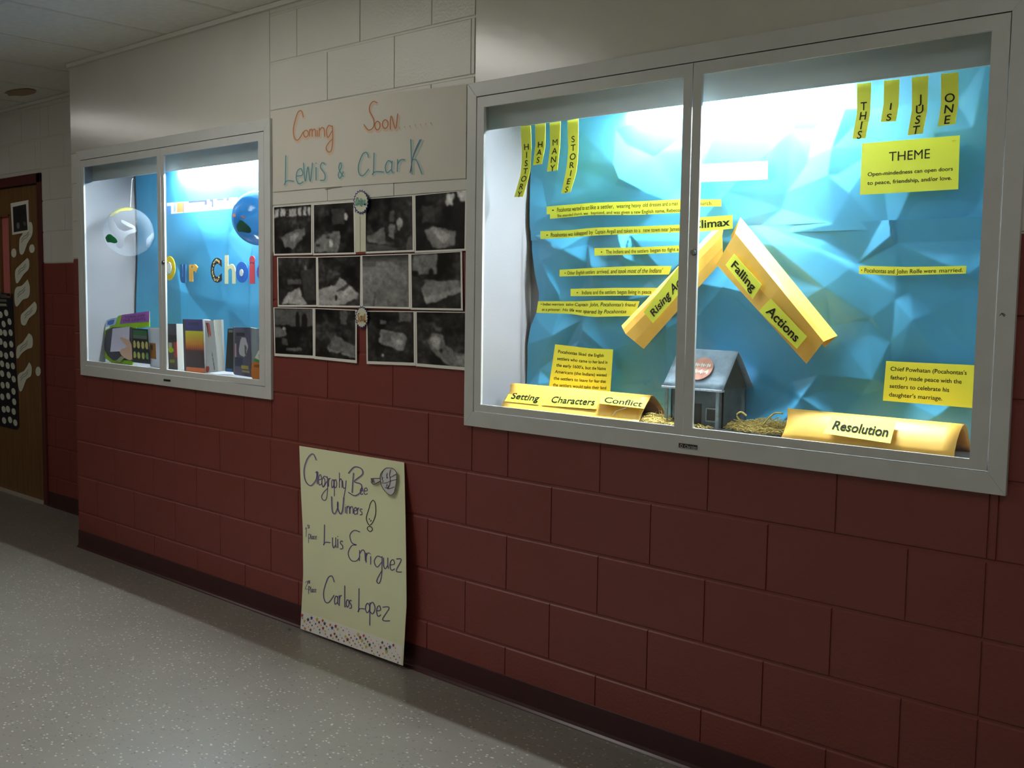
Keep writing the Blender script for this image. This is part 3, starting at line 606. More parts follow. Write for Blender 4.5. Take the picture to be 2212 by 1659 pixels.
hstrip([(265,50),(1300,175),(1995,205)],[(20,1700),(1200,1760),(1890,1790)],[('Pocahontas liked',.07,.55,.09,.15),('the English',.58,.85,.09,.15),('settlers who came',.07,.58,.215,.275),('to her land in',.6,.92,.215,.275),('the early 1600\'s, but',.07,.65,.335,.395),('the Native',.67,.9,.335,.395),('Americans (the Indians)',.065,.73,.455,.515),('wanted',.75,.92,.455,.515),('the settlers to leave',.06,.62,.575,.635),('for fear that',.64,.92,.575,.635),('the settlers would take',.06,.68,.695,.755),('their land',.7,.93,.695,.755)],'yellow note card about early settlers, standing behind the left golden envelope tent',y=YB-.01,org=op,sc=sp,cat='note card',group='note cards',name='note_card',nv=8,bold=.012)
ot=(1840,280);st=.11754
t,sh=hstrip([(190,255),(1985,105)],[(150,1200),(1955,1095)],[('THEME',.28,.7,.2,.385),('Open-mindedness can open doors',.07,.94,.57,.645),('to peace, friendship, and/or love.',.07,.93,.74,.815)],'yellow note card headed THEME',y=YB-.015,org=ot,sc=st,cat='note card',group='note cards',name='note_card',bold=.012,nv=6)
strokes(sh,[[(ot[0]+1840*st,ot[1]+212*st),(ot[0]+1880*st,ot[1]+196*st),(ot[0]+1915*st,ot[1]+205*st)]],.8,STEEL,t,'staple')
hstrip([(100,928),(583,905)],[(100,1042),(583,1022)],None,'blank whitish card with lamp wash-out painted in, above the peak of the envelopes',org=o8,sc=s8,cat='note card',group='note cards',name='note_card',y=YB-.002,pm=mat('washed_out_card',(244,240,214),.5))  # whitish colour stands for lamp overexposure of a yellow card
# ---- golden envelopes
def strip3(name,rows,m,parent,smooth=True,th=.0012):
    """rows: list of point lists (same count); shell"""
    v=[];f=[];n=len(rows[0])
    for r_ in rows: v+=[tuple(p) for p in r_]
    for j in range(len(rows)-1):
        for i in range(n-1): a=j*n+i; f.append((a,a+1,a+n+1,a+n))
    o=mesh(name,v,f,m,parent,smooth); bm=bmesh.new(); bm.from_mesh(o.data); bmesh.ops.solidify(bm,geom=bm.faces[:],thickness=th); bm.to_mesh(o.data); bm.free(); return o
FZ=1.0555
def tent(prof,xl,xr,m,parent,name='envelope_body',n=14):
    """prof: (y,z) profile front to back; xl,xr functions of profile parameter"""
    rows=[]
    for k,(y,z) in enumerate(prof):
        a=xl(k/(len(prof)-1)); b=xr(k/(len(prof)-1)); rows.append([(a+(b-a)*i/n,y,z) for i in range(n+1)])
    return strip3(name,rows,m,parent)
profL=[(.022,FZ),(.03,FZ+.008),(.055,FZ+.034),(.085,FZ+.060),(.108,FZ+.076),(.122,FZ+.083),(.138,FZ+.083),(.155,FZ+.078),(.19,FZ+.058),(.225,FZ+.03),(.25,FZ+.012),(.27,FZ)]
t=empty('envelope_tent',(1.05,.14,FZ)); tent(profL,lambda k:.752-.03*k-(.02 if .3<k<.6 else 0),lambda k:1.352-.05*k,MAN,t)
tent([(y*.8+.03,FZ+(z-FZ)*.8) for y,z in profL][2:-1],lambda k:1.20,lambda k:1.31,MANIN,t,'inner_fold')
strokes(Sheet([(1280,880),(1390,885)],[(1280,920),(1390,925)],lambda u,v:.04),[[(1318,905),(1330,888)],[(1330,888),(1354,880)],[(1348,898),(1362,908)]],1.3,WHITE,t,'reflective_tape',.003)
tag(t,'long golden envelope folded into a low tent, carrying the Setting label','envelope')
def label(name,pts,txt,u,vy,lab,y,bold=.02,org=(0,0),sc=1,m=YEL):
    t=empty(name,at(org[0]+pts[0][0]*sc,org[1]+pts[0][1]*sc,.1)); sh=Sheet([pts[0],pts[1]],[pts[3],pts[2]],y,sc,org); sh.make('paper',m,t,8,3,.0006); lettering(sh,[(txt,u[0],u[1],vy[0],vy[1])],INK,t,'lettering',bold,.0016); tag(t,lab,'label','yellow title labels'); return t
ol=(1070,820);sl=.17179; yt=lambda u,v:.098-.055*v-.004*math.sin(v*3)
label('title_label',[(200,118),(620,160),(545,318),(118,272)],'Setting',(.12,.93),(.24,.72),'yellow label reading Setting on the left envelope tent',yt,org=ol,sc=sl)
label('title_label',[(665,165),(1330,200),(1270,372),(590,322)],'Characters',(.12,.93),(.24,.72),'yellow label reading Characters on the left envelope tent',yt,org=ol,sc=sl)
label('title_label',[(1340,190),(1915,265),(1865,365),(1305,300)],'Conflict',(.09,.93),(.15,.8),'yellow label reading Conflict on the left envelope tent',lambda u,v:.09-.05*v,org=ol,sc=sl)
profR=[(.035,FZ),(.042,FZ+.02),(.058,FZ+.045),(.08,FZ+.066),(.10,FZ+.078),(.12,FZ+.083),(.14,FZ+.079),(.158,FZ+.062),(.172,FZ+.042),(.19,FZ+.022),(.215,FZ)]
t=empty('envelope_tent',(2.08,.12,FZ)); tent(profR,lambda k:1.838-.02*k+.012*math.sin(k*9),lambda k:2.328-.012*k,MAN,t); 
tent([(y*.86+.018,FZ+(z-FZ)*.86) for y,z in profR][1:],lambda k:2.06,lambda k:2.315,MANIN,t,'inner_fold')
tag(t,'golden envelope folded into a low tent, carrying the Resolution label','envelope')
oo=(1400,540);so=.36709
t=label('title_label',[(1085,970),(1458,1012),(1425,1138),(1030,1078)],'Resolution',(.09,.93),(.26,.72),'yellow label reading Resolution on the right envelope tent',lambda u,v:.085-.05*v-.012,org=oo,sc=so)
# inverted V of two propped envelopes
def W3(p,y): return at(p[0],p[1],y)
t=empty('falling_envelope',(1.75,.18,1.27))
A1,A2=(1547,571),(1742,786); R1,R2=(1588,503),(1779,738); B1,B2=(1600,470),(1809,725)
def lerp(a,b,k): return (a[0]+(b[0]-a[0])*k,a[1]+(b[1]-a[1])*k)
rows=[]
for e0,e1,ya,yb in ((A1,A2,.19,.19),(A1,A2,.15,.15),(lerp(A1,R1,.5),lerp(A2,R2,.5),.135,.135),(R1,R2,.13,.13),(lerp(R1,B1,.3),lerp(R2,B2,.3),.142,.142),(B1,B2,.215,.215),(lerp(A1,B1,.6),lerp(A2,B2,.6),.235,.235)):
    rows.append([W3(lerp(e0,e1,i/10),ya+.006*math.sin(i*.8)) for i in range(11)])
strip3('envelope_body',rows,MAN,t,False); tag(t,'golden envelope slanting down to the right, carrying the Falling and Actions labels','envelope')
rows=[[np.array(W3(lerp(R1,lerp(A1,B1,.0),0),.2))]*1]
t=empty('rising_envelope',(1.3,.18,1.29))
L1,L2=(1343,704),(1567,470); M1,M2=(1352,722),(1560,510); Q1,Q2=(1390,753),(1562,560)
rows=[]
for e0,e1,y in ((L1,L2,.235),(L1,L2,.20),(lerp(L1,M1,.4),lerp(L2,M2,.4),.168),(M1,M2,.162),(lerp(M1,Q1,.5),lerp(M2,Q2,.5),.158),(Q1,Q2,.165),(Q1,Q2,.20)):
    rows.append([W3(lerp(e0,e1,i/10),y+.004*math.sin(i*.9)) for i in range(11)])
strip3('envelope_body',rows,MAN,t,False); tag(t,'golden envelope slanting up to the right, half behind the middle door frame','envelope')
label('title_label',[(505,22),(668,205),(615,290),(455,88)],'Falling',(.12,.9),(.22,.75),'tilted yellow label reading Falling',.122,org=oo,sc=so)
label('title_label',[(722,285),(935,510),(875,582),(652,358)],'Actions',(.1,.9),(.22,.78),'tilted yellow label reading Actions, below the Falling label',.122,org=oo,sc=so)
label('title_label',[(1245,1420),(1800,700),(1850,985),(1350,1548)],'Rising Actions',(.07,.97),(.3,.75),'tilted yellow label reading Rising Actions, cut by the middle door frame',.15,org=oc,sc=scc)
label('title_label',[(85,1268),(360,1248),(360,1335),(85,1362)],'Climax',(.06,.94),(.18,.75),'yellow label reading Climax at the peak of the two envelopes',.12,org=o8,sc=s8)
# ---- cardboard barn
ROOF=mat('painted_roof_card',(132,150,166),.6,var=.15,vscale=40,bump=.3,bscale=90)
WALLG=mat('painted_dark_card',(70,82,86),.65,var=.25,vscale=35)
SHG=mat('shingle_card',(66,68,60),.7,var=.2,vscale=50)
t=empty('cardboard_house',(1.51,.18,FZ)); hx0,hx1,hy0,hy1=1.408,1.598,.120,.262; zt=FZ+.118; zr=1.294; ym=.176
box('front_wall',(hx0,hy0,FZ),(hx1,hy0+.004,zt),WALLG,t); box('rear_wall',(hx0,hy1-.004,FZ),(hx1,hy1,zt),WALLG,t)
for x in (hx0,hx1-.004): MB().prism([(x,hy0,FZ),(x,hy1,FZ),(x,hy1,zt),(x,ym,zr-.012),(x,hy0,zt)],(.004,0,0)).build('gable_wall',WALLG,t)
for k in range(6):   # shingle courses on the visible gable
    z=zt+.004+k*.0165; hw=(zr-.012-z)/(zr-.012-zt); 
    MB().prism([(hx1,ym-(ym-hy0)*hw,z),(hx1,ym+(hy1-ym)*hw,z),(hx1,ym+(hy1-ym)*max(hw-.14,.02),z+.018),(hx1,ym-(ym-hy0)*max(hw-.14,.02),z+.018)],(.003+.001*(k%2),0,0)).build('shingle',SHG,t)
ye=.088; ze=zt+.002
def slope(x0,x1,ya,za,yb,zb,name,curl):
    rows=[]
    for j in range(7):
        k=j/6; rows.append([(x0+(x1-x0)*i/10,ya+(yb-ya)*k,za+(zb-za)*k+curl*(1-k)**6*math.cos(i*1.1)*.5) for i in range(11)])
    return strip3(name,rows,ROOF,t,True,.003)
slope(hx0-.012,hx1+.016,ye,ze+.002,ym,zr,'roof_panel',.006); slope(hx0-.012,hx1+.016,hy1+.02,ze-.002,ym,zr,'roof_panel',.004)
box('roof_edge_tape',(hx0-.016,ye-.003,ze-.004),(hx1+.016,ye+.012,ze+.003),mat('frayed_white_edge',(186,196,206),.7,var=.3,vscale=120),t,bevel=.0015)
for x in (hx0-.004,hx1-.008): box('corner_post',(x,hy0-.030,FZ),(x+.010,hy0-.024,zt+.002),mat('post_card',(120,134,140),.6,var=.2,vscale=60),t)
box('doorway',(1.486,hy0-.002,FZ+.002),(1.522,hy0,FZ+.072),mat('doorway_black',(14,12,12),.8),t)
for wx in (1.540,1.420):
    wf_=MB(); a,b,c,d=wx,wx+.044,FZ+.018,FZ+.062
    for q0,q1 in (((a,c),(a+.004,d)),((b-.004,c),(b,d)),((a,c),(b,c+.004)),((a,d-.004),(b,d))): wf_.box((q0[0],hy0-.005,q0[1]),(q1[0],hy0,q1[1]))
    w_=wf_.build('window_frame',mat('post_card',(120,134,140)),t); box('window_opening',(a+.004,hy0-.002,c+.004),(b-.004,hy0-.0005,d-.004),mat('window_dark',(30,34,30),.7),t)
# round sign on the roof
nrm=np.array((0,-(zr-ze),(ym-ye))); nrm/=np.linalg.norm(nrm); upv=np.array((0,ym-ye,zr-ze)); upv/=np.linalg.norm(upv)
cen=np.array((1.513,(ye+ym)/2,(ze+zr)/2))+nrm*.006-upv*.002
sg=MB(); ring=[cen+.042*(math.cos(a*math.pi/14)*np.array((1,0,0))+math.sin(a*math.pi/14)*upv) for a in range(28)]; sg.prism(ring,nrm*.003); so_=sg.build('roof_sign',mat('terracotta_clay',(196,138,120),.7,var=.18,vscale=45),t,bevel=.001)
v=[];f=[]
for k in range(2):
    for q in range(9):
        x=-.030+q*.0072; z=.012-.024*k; b_=cen+nrm*.0042; n=len(v); dx=.002+.0012*((q*7+k*3)%3); dz=.004+.0025*((q*5+k)%3)
        for sx,sz in ((-dx*.2,-dz),(dx,-dz*.6),(dx*.6,dz),(-dx,dz*.5)): v.append(b_+np.array((1,0,0))*(x+sx)+upv*(z+sz))
        f.append((n,n+1,n+2,n+3))
mesh('sign_paint',v,f,WHITE,so_)
tag(t,'small painted cardboard house with a round clay roof sign, in the large case','model house')
# ---- straw
STR=mat('straw',(206,180,96),.7,var=.3,vscale=90)
def straw(name,cx,cy,rx,ry,hgt,n,seed,lab,ln=.05):
    r=random.Random(seed); b=MB()
    for i in range(n):
        a=r.uniform(0,6.28); q=math.sqrt(r.random()); x=cx+rx*q*math.cos(a); y=min(max(cy+ry*q*math.sin(a),.03),.27); z=FZ+.001+r.random()*hgt*(1-q*.7); d=r.uniform(0,6.28); L=r.uniform(.4,1)*ln; tl=r.uniform(-.15,.55)
        p=[]; 
        for k in range(3):
            s=(k-1)*L*.5; yy=min(max(y+s*math.sin(d)*.5,.016),.275); p.append((x+s*math.cos(d),yy,max(FZ+.0015,z+s*tl+(.006 if k==1 else 0))))
        b.tube(p,r.uniform(.0006,.0015),4,False)
    o=b.build(name,STR); o['kind']='stuff'; tag(o,lab,'straw'); return o
straw('straw_pile',1.372,.10,.06,.07,.034,240,3,'wispy straw between the left envelope tent and the model house')
straw('straw_pile',1.74,.15,.13,.08,.048,620,4,'heap of straw between the model house and the right envelope tent')
straw('straw_in_house',1.50,.075,.085,.03,.010,70,5,'thin scatter of straw in front of the model house',.035)
for P,lab in (([(1606,930),(1600,912),(1592,898),(1597,891),(1604,891),(1612,898)],'single bent straw stalk standing right beside the model house'),([(1645,922),(1655,910),(1665,899),(1676,892),(1690,893)],'single curved straw stalk arching out of the straw heap')):
    q=MB().tube([at(p[0],p[1],.10) for p in smooth(P,4)],.0028,6).build('straw_stalk',STR,None,True); tag(q,lab,'straw stalk')
# ================================================================= SMALL CASE CONTENTS
def sphere_hit(px,py,c,r):
    d=ray(px,py); d=d/np.linalg.norm(d); oc_=CAM-c; b=d@oc_; q=b*b-(oc_@oc_-r*r)
    if q<0: q=0
    return CAM+d*(-b-math.sqrt(q))
def globe(cpx,y,r,m,lab,patches,sc,org,name='inflatable_globe'):
    c=at(cpx[0],cpx[1],y); t=empty(name,c); bm=bmesh.new(); bmesh.ops.create_uvsphere(bm,u_segments=48,v_segments=28,radius=r)
    for v in bm.verts:
        a=math.atan2(v.co.y,v.co.x); v.co*=1+.006*math.sin(a*6)*(1-abs(v.co.z)/r)
        v.co+=Vector(c)
    me=bpy.data.meshes.new('ball'); bm.to_mesh(me); bm.free(); link('ball',me,m,t,True)
    for nm,P,pm in patches:
        Q=smooth(P+[P[0]],3)[:-1]; cx=np.mean([p[0] for p in Q]); cy=np.mean([p[1] for p in Q]); v=[];f=[]; rings=4
        for k in range(rings+1):
            for p in Q:
                s=k/rings; x=cx+(p[0]-cx)*s; yy=cy+(p[1]-cy)*s; h_=sphere_hit(org[0]+x*sc,org[1]+yy*sc,c,r); h_=c+(h_-c)/np.linalg.norm(h_-c)*(r*1.012); v.append(h_)
        n=len(Q)
        for k in range(rings):
            for i in range(n): j=(i+1)%n; f.append((k*n+i,k*n+j,(k+1)*n+j,(k+1)*n+i))
        mesh(nm,v,f,pm,t,True)
    return tag(t,lab,'globe','inflatable globes')
og=(190,340);sg_=.18535
GRN=mat('map_green',(20,118,62),.4); YLM=film_mat('map_yellow',(226,220,70),.3); WHM=film_mat('map_milky',(206,210,222),.22); ORM=mat('map_orange',(200,90,60),.4); DBL=mat('map_dark_green',(20,84,62),.4)
CLEAR=film_mat('clear_vinyl',(190,202,216),.0,.05)
globe((277.5,501),.155,.131,CLEAR,'clear inflatable globe hanging at the left of the small case',[
 ('continent_patch',[(205,935),(230,900),(265,895),(290,915),(330,945),(345,985),(310,1000),(270,990),(225,985)],GRN),
 ('continent_patch',[(300,640),(350,600),(430,575),(520,590),(500,620),(400,625),(330,665),(270,690),(240,680)],YLM),
 ('continent_patch',[(230,740),(290,720),(330,800),(420,860),(540,830),(560,870),(470,900),(420,960),(420,1020),(380,1060),(330,1030),(340,960),(290,880),(240,820)],WHM),
 ('continent_patch',[(390,730),(430,740),(540,800),(550,835),(480,810),(400,765)],WHM),
 ('continent_patch',[(680,950),(740,890),(790,870),(790,960),(740,1060),(700,1110),(680,1030)],WHM),
 ('continent_patch',[(730,730),(760,730),(785,800),(760,790)],YLM)],sg_,og)
globe((561,471),.15,.128,film_mat('blue_vinyl',(30,120,190),.72,.12),'blue inflatable globe at the right of the small case, cut off by the frame',[
 ('continent_patch',[(1735,800),(1765,740),(1800,735),(1825,755),(1895,820),(1890,880),(1800,865),(1750,860)],DBL),
 ('continent_patch',[(1690,670),(1715,655),(1725,690),(1700,695)],ORM),('continent_patch',[(1780,680),(1820,690),(1830,715),(1800,700)],ORM)],sg_,og)
c_=at(277.5,501,.155); p0=at(285,450,.15); q=MB().tube([at(322-40,447,.155),at(283,420,.14),at(285,388,.10),(at(287,386,.10))],.0016,6).build('hanging_string',WHITE,None,True); tag(q,'white string holding up the clear globe','string')
# banner; the lamp's wash-out is painted into its pale colours
ob=(350,400);sb=.13264
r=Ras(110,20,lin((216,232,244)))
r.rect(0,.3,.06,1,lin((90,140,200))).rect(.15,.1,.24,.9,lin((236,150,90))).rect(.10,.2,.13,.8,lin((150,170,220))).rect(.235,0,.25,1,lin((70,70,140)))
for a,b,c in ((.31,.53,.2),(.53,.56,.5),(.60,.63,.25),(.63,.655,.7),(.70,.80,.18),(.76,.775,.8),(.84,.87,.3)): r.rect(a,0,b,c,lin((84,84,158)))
sh=Sheet([(80,290),(1230,195)],[(80,475),(1230,372)],.255,sb,ob); q=sh.make('picture_banner',VC,None,110,20,.001,r.a); tag(q,'narrow white picture banner across the top of the small case, lamp wash-out painted in','banner')
# OUR CHOICE letters
def cut_letter(ch,x0,x1,ya,yb,m,lab,bold=.06,pat=None,extra=None,y=.246):
    V,Fc=glyphmesh(ch,bold); a0,a1=V[:,0].min(),V[:,0].max(); b0,b1=V[:,1].min(),V[:,1].max(); pos=[]
    for p in V:
        X=ob[0]+sb*(x0+(x1-x0)*(p[0]-a0)/(a1-a0)); Y=ob[1]+sb*(yb-(yb-ya)*(p[1]-b0)/(b1-b0)); pos.append(at(X,Y,y))
    t=empty('paper_letter',at(ob[0]+sb*(x0+x1)/2,ob[1]+sb*yb,y))
    me=bpy.data.meshes.new('letter_face'); me.from_pydata([tuple(p) for p in pos],[],Fc); bm=bmesh.new(); bm.from_mesh(me); r_=bmesh.ops.extrude_face_region(bm,geom=bm.faces[:]); bmesh.ops.translate(bm,vec=(0,.003,0),verts=[g for g in r_['geom'] if isinstance(g,bmesh.types.BMVert)]); bm.to_mesh(me); bm.free(); link('letter_face',me,m,t)
    if extra:
        for nm,P,pm in extra: dpoly(P,y-.002,nm,pm,t,.0015,sb,ob)
    tag(t,lab,'letter','colourful cutout letters'); return t
ell=lambda x,y,rx,ry,n=12:[(x+rx*math.cos(2*math.pi*k/n),y+ry*math.sin(2*math.pi*k/n)) for k in range(n)]
cut_letter('O',10,212,1155,1550,mat('letter_yellow',(226,196,30),.5),'yellow cutout letter O, partly behind the door frame',.05,extra=[('centre_oval',ell(112,1345,38,95),WHITE)])
cut_letter('u',290,385,1290,1595,mat('letter_slate',(52,96,150),.5),'slate blue cutout letter u')
cut_letter('r',440,580,1290,1570,mat('letter_amber',(226,168,70),.5),'amber cutout letter r')
rr=random.Random(2); dots=[]
for a in range(26):
    q=math.radians(50+a*10.4+rr.uniform(-4,4)); rx,ry=62+rr.uniform(-12,10),165+rr.uniform(-18,14); dots.append(('colour_fleck',ell(885+rx*math.cos(q),1385-ry*math.sin(q),8,15,6),mat('fleck%d'%(a%3),[(226,120,90),(236,214,120),(120,190,150)][a%3],.5)))
cut_letter('C',790,968,1180,1590,mat('letter_black',(30,28,36),.5),'black cutout letter C with bright flecks',.05,extra=dots)
cut_letter('h',1020,1195,1140,1605,mat('letter_ivory',(226,222,176),.5),'ivory cutout letter h',.02)
cut_letter('o',1200,1395,1245,1590,mat('letter_blue',(26,100,196),.5),'blue cutout letter o with white centre',.08,extra=[('centre_oval',ell(1290,1425,30,58),WHITE)])
cut_letter('i',1420,1510,1150,1605,mat('letter_red',(206,62,74),.5),'red cutout letter i',.06)
cut_letter('c',1540,1740,1270,1560,mat('letter_purple',(96,70,170),.5),'purple cutout letter c at the right frame, half hidden',.06)
# ---- books
def book(name,P,y,ras,lab,thick=.02,spine=None,pages=None,pm=WHITE,nu=None,org=(0,0),sc=1,backw=None,coverm=VC,cat='book'):
    """P: TL,TR,BR,BL cover corners; pages: TL,TR,BR,BL of the fanned pages/back cover that shows beside it"""
    t=empty(name,at(org[0]+P[3][0]*sc,org[1]+P[3][1]*sc,y)); sh=Sheet([P[0],P[1]],[P[3],P[2]],y,sc,org)
    sh.make('cover',coverm,t,ras.w if nu is None else nu,ras.h if nu is None else nu,.0025,ras.a)
    if pages:
        s2_=Sheet([pages[0],pages[1]],[pages[3],pages[2]],lambda u,v:y+.004+thick*u,sc,org); s2_.make('page_block',pm,t,4,2,.012); 
    if spine:
        s3=Sheet([spine[0],spine[1]],[spine[3],spine[2]],lambda u,v:y+.012*(1-u),sc,org); s3.make('spine',BLK,t,2,2,.004)
    tag(t,lab,cat,'books standing in the small case'); return t,sh
o9=(190,660);s9=.08439
# lime bordered board with light switch
t=empty('light_switch_board',at(236,783,.09)); LIME=mat('lime_card',(164,214,34),.5); DK=mat('charcoal_card',(66,64,74),.6)
dpoly([(410,655),(560,555),(1080,520),(1230,540),(1160,1420),(1130,1520),(780,1490),(600,1470),(450,1350),(360,1180),(345,1020),(380,780)],.100,'border_board',LIME,t,.004,s9,o9)
dpoly([(455,650),(620,560),(1050,550),(1130,560),(1120,1400),(640,1400),(500,1280),(420,1120),(415,980),(445,750)],.097,'dark_panel',DK,t,.002,s9,o9)
dpoly([(630,590),(1060,540),(1050,1160),(570,1185),(600,900)],.094,'switch_plate',mat('switch_white',(222,216,240),.4),t,.002,s9,o9)
dpoly([(820,840),(850,800),(930,840),(1050,880),(1110,1000),(1130,1180),(1130,1380),(1060,1400),(930,1340),(850,1260),(810,1180),(860,1110),(960,1090),(1000,1040),(930,960),(870,880)],.091,'printed_hand',mat('print_skin',(226,184,158),.5),t,.0015,s9,o9)
dpoly([(700,1430),(850,1290),(930,1340),(820,1450)],.0915,'printed_cuff',mat('print_cuff',(150,160,120),.6),t,.0015,s9,o9)
tag(t,'lime bordered board picturing a hand on a light switch, small case left','book','books standing in the small case')
t=empty('folded_leaflet',at(250,715,.08))
dpoly([(770,270),(860,240),(1570,140),(1575,540),(1300,575),(1200,530),(560,560),(560,520),(740,310)],.108,'lime_strip',LIME,t,.002,s9,o9)
s_=Sheet([(868,240),(1572,140)],[(815,470),(1570,412)],.1065,s9,o9); s_.make('purple_panel',mat('purple_print',(172,96,190),.5),t,4,2,.0012); lettering(s_,[('TURN OFF',.12,.85,.22,.48),('THE LIGHTS',.08,.86,.56,.84)],mat('purple_ink',(70,40,110),.5),t,'lettering',.01)
dpoly([(480,380),(600,330),(755,300),(715,450),(690,490),(480,545),(440,540)],.1055,'picture_card',mat('pale_blue_print',(190,214,244),.4),t,.001,s9,o9)
dpoly([(500,410),(600,365),(680,365),(650,470),(560,500),(490,490)],.1050,'printed_oval',mat('print_blue',(48,104,196),.4),t,.0005,s9,o9)
dpoly([(250,430),(430,420),(425,500),(410,560),(180,560)],.1055,'green_flap',mat('print_green',(120,160,70),.5),t,.001,s9,o9); dpoly([(330,485),(420,478),(405,545),(310,548)],.1048,'red_print',mat('print_red',(176,56,56),.5),t,.0005,s9,o9)
dpoly([(150,600),(230,560),(410,545),(385,690),(350,740),(230,770),(120,805),(130,680)],.1045,'lime_flap',LIME,t,.001,s9,o9); dpoly([(185,620),(235,575),(410,550),(385,670),(215,735),(180,730)],.1040,'white_print',WHITE,t,.0005,s9,o9); dpoly([(245,590),(405,565),(375,665),(215,685)],.1036,'violet_print',mat('print_violet',(92,60,150),.5),t,.0005,s9,o9)
tag(t,'purple and lime leaflet about turning off lights, atop the light switch board','leaflet')
r=Ras(30,60,lin((26,28,30)),.2); r.rect(.08,.05,.9,.2,lin((56,110,66))).rect(.08,.2,.9,.3,lin((96,110,104)))
for k in range(4):
    for j,(yy,c) in enumerate(((.47,(200,186,110)),(.77,(170,176,90)))): r.ell(.14+.24*k,yy,.085,.1,lin(c if k<3 or j==0 else (90,140,90)))
book('book',[(1130,580),(1530,610),(1580,1500),(1150,1450)],.085,r,'black book cover with calculator style keys, next to the light switch board',spine=[(1060,560),(1130,580),(1150,1450),(1130,1440)],org=o9,sc=s9)
oa=(310,680);sa=.08439
r=Ras(24,50,lin((204,206,220))); r.rect(.05,.4,.5,.78,lin((150,96,40))).ell(.2,.5,.1,.06,lin((50,44,30))).rect(0,0,1,.05,lin((226,220,210)))
book('book',[(120,330),(480,330),(520,1390),(170,1320)],.10,r,'pale grey book with a small brown cover picture, left of the mullion',org=oa,sc=sa,pages=[(400,340),(560,335),(600,1400),(480,1385)])
r=Ras(16,60,lin((96,84,76)),.4); r.rect(0,.0,1,.35,lin((84,84,92))).rect(0,.25,1,.4,lin((60,54,56))).rect(.1,.42,.5,.55,lin((176,170,150))).ell(.35,.56,.28,.06,lin((170,190,30))).rect(.7,.4,1,.72,lin((170,66,60))).rect(.2,.76,.7,.84,lin((140,140,40)))
book('book',[(600,230),(830,232),(870,1420),(640,1410)],.105,r,'narrow book with a dark patterned cover just right of the mullion',pages=[(832,235),(1000,240),(1030,1450),(872,1430)],org=oa,sc=sa)
r=Ras(40,80,lin((60,50,110))); r.grad(0,.22,lin((78,62,126)),lin((48,44,100))).grad(.22,.52,lin((196,190,30)),lin((188,96,30))).grad(.52,.58,lin((188,86,30)),lin((100,50,40))).grad(.58,.9,lin((80,50,50)),lin((52,40,48))).rect(0,.9,1,1,lin((226,116,60)));
for k in range(8): r.rect(.08+.1*k,.5,.10+.1*k,.54+.03*(k%3),lin((110,54,36)))
r.rect(.2,.06,.75,.12,lin((44,40,86)))
book('book',[(1060,110),(1500,120),(1560,1500),(1100,1460)],.085,r,'tall book with a sunset cover, purple over yellow and orange',pages=[(1505,118),(1660,130),(1640,1510),(1562,1500)],spine=[(1000,110),(1060,110),(1100,1460),(1040,1430)],org=oa,sc=sa)
od=(440,690);sd=.08439
r=Ras(30,60,lin((188,190,190))); r.poly([(.1,.05),(.5,.05),(.62,.3),(.5,.32),(.3,.15)],lin((190,80,74))).poly([(.15,.05),(.28,.05),(.42,.33),(.36,.33)],lin((60,30,34))).ell(.18,.92,.16,.06,lin((180,70,50))).poly([(.55,.6),(.6,.6),(.75,.95),(.68,.95)],lin((70,76,66))); r.grain(.08)
book('book',[(30,30),(255,28),(370,1340),(50,1370)],.095,r,'open book with pale pages and a red picture, beside the sunset cover',pages=[(258,10),(450,5),(490,1320),(372,1335)],org=od,sc=sd)
r=Ras(16,50,lin((22,26,24)),.3); r.rect(.2,.04,.8,.1,lin((120,126,120))).rect(.1,.92,.8,.98,lin((30,100,160)))
book('book',[(615,235),(770,230),(760,1350),(550,1330)],.135,r,'thin black book standing behind the grey purple cover',org=od,sc=sd,spine=None)
r=Ras(36,70,lin((92,88,112)),.3); r.rect(.1,.12,.65,.18,lin((52,52,64))).poly([(.45,.22),(.7,.22),(.85,.4),(.7,.55),(.55,.6),(.3,.55),(.28,.45),(.36,.3)],lin((190,188,196))).poly([(.6,.35),(.75,.4),(.7,.6),(.6,.5)],lin((110,108,96))).rect(0,.62,.5,.8,lin((60,66,94))).rect(.42,.77,.82,.85,lin((176,160,70))).rect(.45,.87,.9,.91,lin((170,150,90))).rect(0,.35,.12,.62,lin((190,150,160)))
book('book',[(795,205),(1180,205),(1215,1480),(800,1420)],.045,r,'book with a grey purple cover showing a pale figure',pages=[(1185,205),(1350,235),(1390,1480),(1215,1480)],pm=mat('page_grey',(150,156,160),.6),spine=[(755,190),(795,205),(800,1420),(760,1380)],org=od,sc=sd)
r=Ras(10,30,lin((30,48,58)),.2); r.rect(.2,.02,.5,.2,lin((150,160,160)))
book('book',[(1365,255),(1560,215),(1600,1300),(1420,1300)],.11,r,'dark teal book at the right frame of the small case',org=od,sc=sd)
t=empty('toy_bottle_card',at(550,822,.02)); dpoly([(1240,1110),(1290,1080),(1430,1110),(1510,1170),(1560,1180),(1560,1560),(1500,1555),(1270,1540),(1225,1480),(1212,1300)],.026,'orange_panel',mat('orange_print',(214,124,44),.5),t,.004,sd,od)
dpoly([(1290,1000),(1520,1075),(1560,1100),(1560,1150),(1420,1110),(1270,1050)],.0255,'green_band',mat('green_print',(84,160,84),.5),t,.004,sd,od); dpoly([(1310,980),(1400,800),(1500,700),(1560,660),(1560,1080),(1420,1040)],.026,'white_top',WHITE,t,.004,sd,od); dpoly([(1410,900),(1470,860),(1540,900),(1540,1050),(1420,1030)],.0245,'blue_print',mat('print_slate',(110,116,176),.5),t,.001,sd,od)
dpoly([(1290,1160),(1440,1150),(1440,1240),(1280,1220)],.0248,'brown_print',mat('print_brown',(160,84,30),.5),t,.001,sd,od)
tag(t,'rounded orange, green and white picture card at the right end of the small case','card')
